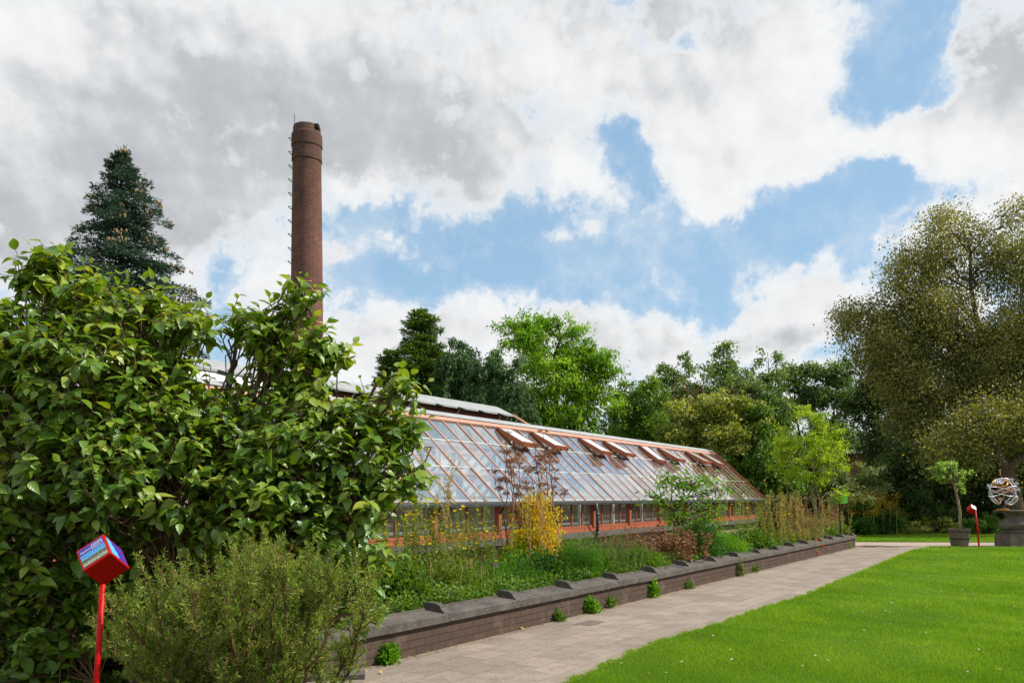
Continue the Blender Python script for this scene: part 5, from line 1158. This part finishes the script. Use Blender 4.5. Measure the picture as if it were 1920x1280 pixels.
# ------------------------------------------------------------------ pedestal and armillary sculpture
PY = 25.6; pc = (PX(1904, PY), PY, 0.); kk = PY / F
t = NT('pedestal_stone'); o = t.obj(); n1 = t.noise(o, 4, 7, .7)
t.prin(t.ramp(n1, [(.3, lin('#4a443e')), (.55, lin('#6a6259')), (.8, lin('#857b6d'))]), .95, .15, 0, t.bump(t.noise(o, 22, 6, .75), .8, .02)); M['ped'] = t.m
r = thing('stone_pedestal', 'weathered bulbous stone pedestal carrying the ring sculpture', 'pedestal', pc, .0)
mb = MB(); mb.box((-.42, -.42, -.02), (.42, .42, .36)); mb.box((-.38, -.38, .36), (.38, .38, .42)); mb.build('plinth', M['ped'], r)
mb = MB(); mb.lathe([(.30, .42), (.34, .46), (.34, .50), (.30, .53), (.42, .58), (.475, .66), (.46, .76), (.37, .82), (.29, .87), (.275, .95), (.30, 1.03), (.37, 1.08)], 40); mb.build('baluster', M['ped'], r, smooth=True)
mb = MB(); mb.lathe([(.001, 1.075), (.36, 1.08), (.47, 1.10), (.48, 1.15), (.001, 1.155)], 4, sq=0); 
mb = MB(); mb.box((-.40, -.40, 1.075), (.40, .40, 1.11)); mb.box((-.44, -.44, 1.11), (.44, .44, 1.155)); mb.build('cap', M['ped'], r)
M['silver'] = plain('silver_metal', '#cfccd2', .4, .6, .35, var=.15, scale=8, bump=.05); M['gold'] = plain('gilded_metal', '#c98a3a', .4, .6, .7, var=.15, scale=8, bump=.05); M['copper'] = plain('copper_metal', '#a06a4a', .45, .6, .6, var=.2, scale=8, bump=.05)
so_ = np.array([PX(1880, PY), PY, 1.158]); r = thing('ring_sculpture', 'openwork sphere sculpture of silver and gold rings, gear and tulip cups on a small stand', 'sculpture', tuple(so_)); off = np.array([0, 0, 0])
ctr = np.array([0, 0, PZ(921, PY) - so_[2]]); RR = 25 * kk
mb = MB(); mb.lathe([(.001, .0), (.19, .0), (.19, .025), (.14, .05), (.001, .05)], 28); mb.build('gilded_foot', M['gold'], r, smooth=False)
mb = MB(); mb.lathe([(.11, .05), (.06, .09), (.045, .14), (.07, .19), (.11, .22), (.001, .225)], 20); mb.build('stand', M['iron'], r, smooth=True)
def ring(c, axis, R, rt, mat, nm='ring', arc=1.0, n=48, sweep0=0):
    ax = nrm(axis); x = nrm(np.cross(ax, [0.1, .2, 1])); y = np.cross(ax, x); a = np.linspace(0, 2 * pi * arc, n) + sweep0
    mb = MB(); mb.tube(c + R * (np.cos(a)[:, None] * x + np.sin(a)[:, None] * y), rt, 7, cap=arc < 1); return mb.build(nm, M[mat], r, smooth=True)
ring(ctr, (0, 1, .1), RR, .016, 'silver'); ring(ctr, (.85, .3, .25), RR, .014, 'silver'); ring(ctr, (-.25, .35, 1), RR * .98, .016, 'silver'); ring(ctr, (.15, -.4, 1), RR * .92, .012, 'silver'); ring(ctr, (-.6, .6, .3), RR * .97, .012, 'copper')
ring(ctr + [-.16, -.12, .27], (-.25, -.55, .8), .20, .024, 'gold', 'gold_ring'); ring(ctr + [.16, -.25, -.27], (.2, -.8, -.5), .17, .018, 'silver'); ring(ctr + [.2, -.3, -.26], (.1, -.9, -.4), .09, .012, 'silver')
mb = MB(); mb.tube([ctr + [-.36, -.12, -.04], ctr + [.4, .05, .04]], .014, 8); mb.tube([ctr + [-.3, .1, .03], ctr + [.3, -.1, .10]], .012, 8); mb.tube([ctr + [.0, -.2, .33], ctr + [.24, -.22, .20]], [.026, .008], 8); mb.tube([ctr + [-.25, -.1, -.15], ctr + [-.05, -.2, -.30]], .012, 8); mb.build('axis_rod', M['copper'], r, smooth=True)
mb = MB(); ax = nrm([-.25, -.55, .8]); x = nrm(np.cross(ax, [0, 0, 1])); y = np.cross(ax, x); g0 = ctr + [-.21, -.14, .31]
for q in range(6):
    a = q * pi / 3; mb.bar(g0 + .03 * (cos(a) * x + sin(a) * y), g0 + .12 * (cos(a) * x + sin(a) * y), .022, .02, up=tuple(ax))
a = np.linspace(0, 2 * pi, 30); mb.tube(g0 + .12 * (np.cos(a)[:, None] * x + np.sin(a)[:, None] * y), .018, 6); a = np.linspace(0, 2 * pi, 12); mb.tube(g0 + .035 * (np.cos(a)[:, None] * x + np.sin(a)[:, None] * y), .014, 6); mb.build('gear_wheel', M['silver'], r)
for d in ([-.95, -.2, -.05], [-.8, -.35, -.5], [.9, -.2, .12], [.75, -.3, .55], [.42, -.35, .8], [-.15, -.7, -.75], [.25, -.85, -.25], [.6, -.6, -.55], [-.5, .7, .4], [.3, .8, -.5]):
    d = nrm(d); c = ctr + d * RR; x = nrm(np.cross(d, [0, 0, 1.])); y = np.cross(d, x); mb = MB()
    for q in range(5):
        a = q * 2 * pi / 5; s_ = cos(a) * x + sin(a) * y; t_ = -sin(a) * x + cos(a) * y
        mb.add([c - d * .02, c + s_ * .040 + d * .02 + t_ * .034, c + s_ * .050 + d * .085, c + s_ * .040 + d * .02 - t_ * .034], [[0, 1, 2, 3]])
    mb.build('tulip_cup', M['silver'], r)
mb = MB(); mb.tube([ctr + [-.02, 0, RR - .02], ctr + [-.10, 0, RR + .21]], .012, 8); mb.lathe([(.001, -.04), (.03, -.02), (.035, .01), (.02, .035), (.001, .042)], 12, c=tuple(ctr + [-.10, 0, RR + .23])); mb.build('finial', M['copper'], r, smooth=True)

# ------------------------------------------------------------------ the big broad-leaved shrub at the left
def big_shrub():
    base = np.array([PX(300, 6.3), 6.3, 0]); r = thing('broadleaf_shrub', 'huge glossy broad-leaved shrub filling the left side of the photo', 'shrub', tuple(base))
    L = [lobe(100, 485, 38, 5.9, 42), lobe(62, 520, 50, 5.8), lobe(150, 565, 85, 5.9, 70), lobe(268, 590, 84, 5.9, 66), lobe(345, 605, 62, 5.9, 50), lobe(30, 660, 110, 5.8), lobe(180, 700, 140, 5.8), lobe(305, 730, 105, 5.8), lobe(90, 860, 150, 5.8), lobe(280, 880, 150, 5.7), lobe(420, 830, 100, 5.9),
         lobe(452, 592, 38, 6.1, 40), lobe(565, 552, 40, 6.0, 36), lobe(530, 600, 40, 6.0), lobe(510, 640, 54, 6.0), lobe(595, 650, 48, 6.0), lobe(540, 715, 72, 6.0), lobe(620, 760, 60, 5.9), lobe(470, 760, 60, 6.1), lobe(700, 780, 58, 5.9), lobe(752, 722, 42, 5.9, 38), lobe(708, 715, 20, 5.9, 28), lobe(776, 810, 46, 5.9), lobe(560, 850, 110, 5.8), lobe(680, 890, 88, 5.8), lobe(775, 885, 34, 5.8, 50), lobe(500, 960, 130, 5.8), lobe(640, 1000, 90, 5.8),
         lobe(690, 1075, 42, 5.8), lobe(700, 1140, 28, 5.8, 36), lobe(50, 1040, 130, 5.9), lobe(220, 1050, 110, 6.1), lobe(80, 1190, 130, 6.0), lobe(360, 1060, 110, 6.3), lobe(620, 1110, 60, 6.0), lobe(250, 1200, 110, 6.4), lobe(450, 1180, 120, 6.6), lobe(-90, 640, 120, 6), lobe(-110, 880, 160, 6), lobe(-120, 1120, 150, 6.2)]
    LA = np.array(L)
    st = MB(); starts = []
    for k in range(len(L)):
        q = LA[k, :3]; s0 = base + [rng.normal() * .25, rng.normal() * .2, -.05]; mid = (s0 + q) / 2 + rng.normal(size=3) * .12; mid[2] = s0[2] + (q[2] - s0[2]) * .42
        tt = np.linspace(0, 1, 9)[:, None]; c = (1 - tt) ** 2 * s0 + 2 * tt * (1 - tt) * mid + tt ** 2 * q; c[1:-1] += rng.normal(size=(7, 3)) * .02
        st.tube(c, np.linspace(.045, .012, 9), 7, cap=False); starts.append(c)
    NT_ = 4100
    pts, dn, li, rf = lobe_pts(L, NT_, .38)
    T, A, U, S, tn = [], [], [], [], []
    for i in range(NT_):
        o_ = dn[i]; d = nrm(o_ * .75 + rng.normal(size=3) * .45 + [0, 0, .55]); Ln = rng.uniform(.16, .34); p0 = pts[i] - d * Ln * .6
        m = 5; c = p0 + d * (np.linspace(0, 1, m) * Ln)[:, None]; c[:, 2] -= .12 * Ln * np.linspace(0, 1, m) ** 2
        st.tube(c, np.linspace(.0045, .002, m), 4, cap=False)
        if i % 2 == 0:
            cl = starts[li[i]]; st.tube(curve(cl[rng.integers(4, 9)], p0, 5, .04, .05), np.linspace(.008, .005, 5), 4, cap=False)
        n = rng.integers(5, 9); u = np.linspace(.1, 1, n); p = np.stack([np.interp(u, np.linspace(0, 1, m), c[:, k]) for k in range(3)], 1)
        side = nrm(np.cross(d, [0, 0, 1.])); sg = np.where(np.arange(n) % 2 == 0, 1, -1) * rng.uniform(.6, 1.2, n)
        ax = d * .35 + side * sg[:, None] * .8 + rng.normal(size=(n, 3)) * .28 + [0, 0, -.42]; ax[-1] = d * .8 + rng.normal(size=3) * .2 + [0, 0, -.3]
        T.append(p); A.append(ax); U.append(nrm(rng.normal(size=(n, 3)) * .30 + [0, 0, 1.0] + o_ * .55)); S.append(rng.uniform(.075, .145, n) * rng.uniform(.65, 1.05) * (1 - .25 * (u > .9)))
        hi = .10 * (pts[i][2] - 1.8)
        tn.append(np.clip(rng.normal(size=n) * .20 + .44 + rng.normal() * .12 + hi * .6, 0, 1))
    T = np.concatenate(T); A = np.concatenate(A); U = np.concatenate(U); S = np.concatenate(S)
    k = T[:, 2] > .05; T, A, U, S, tn = T[k], A[k], U[k], S[k], np.concatenate(tn)[k]
    mb = MB(); mb.inst(BIGLEAF, T, frames(A, U), np.stack([S * rng.uniform(.85, 1.15, len(S)), S, S * rng.uniform(.4, 1.6, len(S))], 1), tn); mb.build('leaves', LM['persimmon'], r, base, smooth=True)
    st.build('branches', M['twig'], r, base, smooth=True)
    fm = plain('unripe_fruit', '#8a9a3a', .4, .4)
    for i in rng.choice(NT_, 40): fr = MB(); fr.lathe([(.001, -.02), (.016, -.012), (.02, 0), (.016, .013), (.001, .02)], 8, c=tuple(pts[i] - [0, 0, .03])); fr.build('fruit', fm, r, base, smooth=True)
big_shrub()

# ------------------------------------------------------------------ needle-leaved shrub in front
def needle_shrub():
    Yc = 4.75; base = np.array([PX(470, Yc), Yc, 0]); r = thing('needle_shrub', 'bushy needle-leaved shrub with reddish-brown stems below the big broad-leaved one', 'shrub', tuple(base))
    prof = [(150, 1170), (190, 1120), (215, 1075), (260, 1080), (300, 1040), (345, 1040), (400, 1060), (440, 1010), (490, 985), (530, 1005), (570, 1000), (620, 1015), (660, 1020), (700, 1030), (712, 1090), (700, 1140), (690, 1200), (650, 1280)]
    xs = [p[0] for p in prof[:14]]; ys = [p[1] + 42 for p in prof[:14]]
    st = MB(); T, A, tn, S = [], [], [], []; mains = []
    for i in range(44):
        px = rng.uniform(175, 705); py = np.interp(px, xs, ys) + rng.uniform(5, 70); Yq = Yc + rng.uniform(-.55, .5); q = P(px, py, Yq)
        s0 = base + [rng.normal() * .10, rng.normal() * .10, 0]; mid = s0 + (q - s0) * .5 + rng.normal(size=3) * .12; mid[2] = s0[2] + (q[2] - s0[2]) * rng.uniform(.15, .55)
        tt = np.linspace(0, 1, 12)[:, None]; c = (1 - tt) ** 2 * s0 + 2 * tt * (1 - tt) * mid + tt ** 2 * q; c[1:-1] += rng.normal(size=(10, 3)) * .012
        st.tube(c, np.linspace(.013, .004, 12), 6, cap=False); mains.append(c)
    mains = np.array(mains)
    ntw = 2900
    for j in range(ntw):
        if j < len(mains) * 3: c = mains[j % len(mains)]; p = c[-1] + rng.normal(size=3) * .03; tan = nrm(c[-1] - c[-2])
        else:
            c = mains[rng.integers(len(mains))]; f = rng.uniform(.22, 1) * 11; a = min(int(f), 10); p = c[a] + (c[a + 1] - c[a]) * (f - a); tan = nrm(c[a + 1] - c[a])
        d = nrm(tan * .9 + rng.normal(size=3) * .55 + [0, 0, .25]); Ln = rng.uniform(.07, .21); m = 5; tt = np.linspace(0, 1, m)
        e = p + d * (tt * Ln)[:, None] + np.array([0, 0, .2]) * (Ln * tt ** 2)[:, None]; st.tube(e, np.linspace(.0032, .0015, m), 4, cap=False)
        n = int(Ln * 300); u = rng.random(n) ** .75; q = np.stack([np.interp(u, tt, e[:, k]) for k in range(3)], 1)
        dd = nrm(e[-1] - e[-2]); T.append(q); A.append(nrm(dd * .75 + rdir(n) * .95)); tn.append(np.clip(rng.normal(size=n) * .14 + .42 + rng.normal() * .16 + .5 * (rng.random(n) < .03), 0, 1)); S.append(rng.uniform(.020, .038, n))
    T = np.concatenate(T); A = np.concatenate(A); S = np.concatenate(S); mb = MB(); mb.inst(([(0, 0, 0), (-.085, .5, .01), (0, 1, 0), (.085, .5, .01)], [[0, 3, 2, 1]]), T, frames(A, rdir(len(T))), S, np.concatenate(tn))
    mb.build('needles', LM['yew'], r, base); st.build('stems', M['brown_bark'], r, base, smooth=True)
M['brown_bark'] = plain('brown_bark', '#6a4e3c', .9, .15, var=.4, scale=18, bump=.5)
needle_shrub()
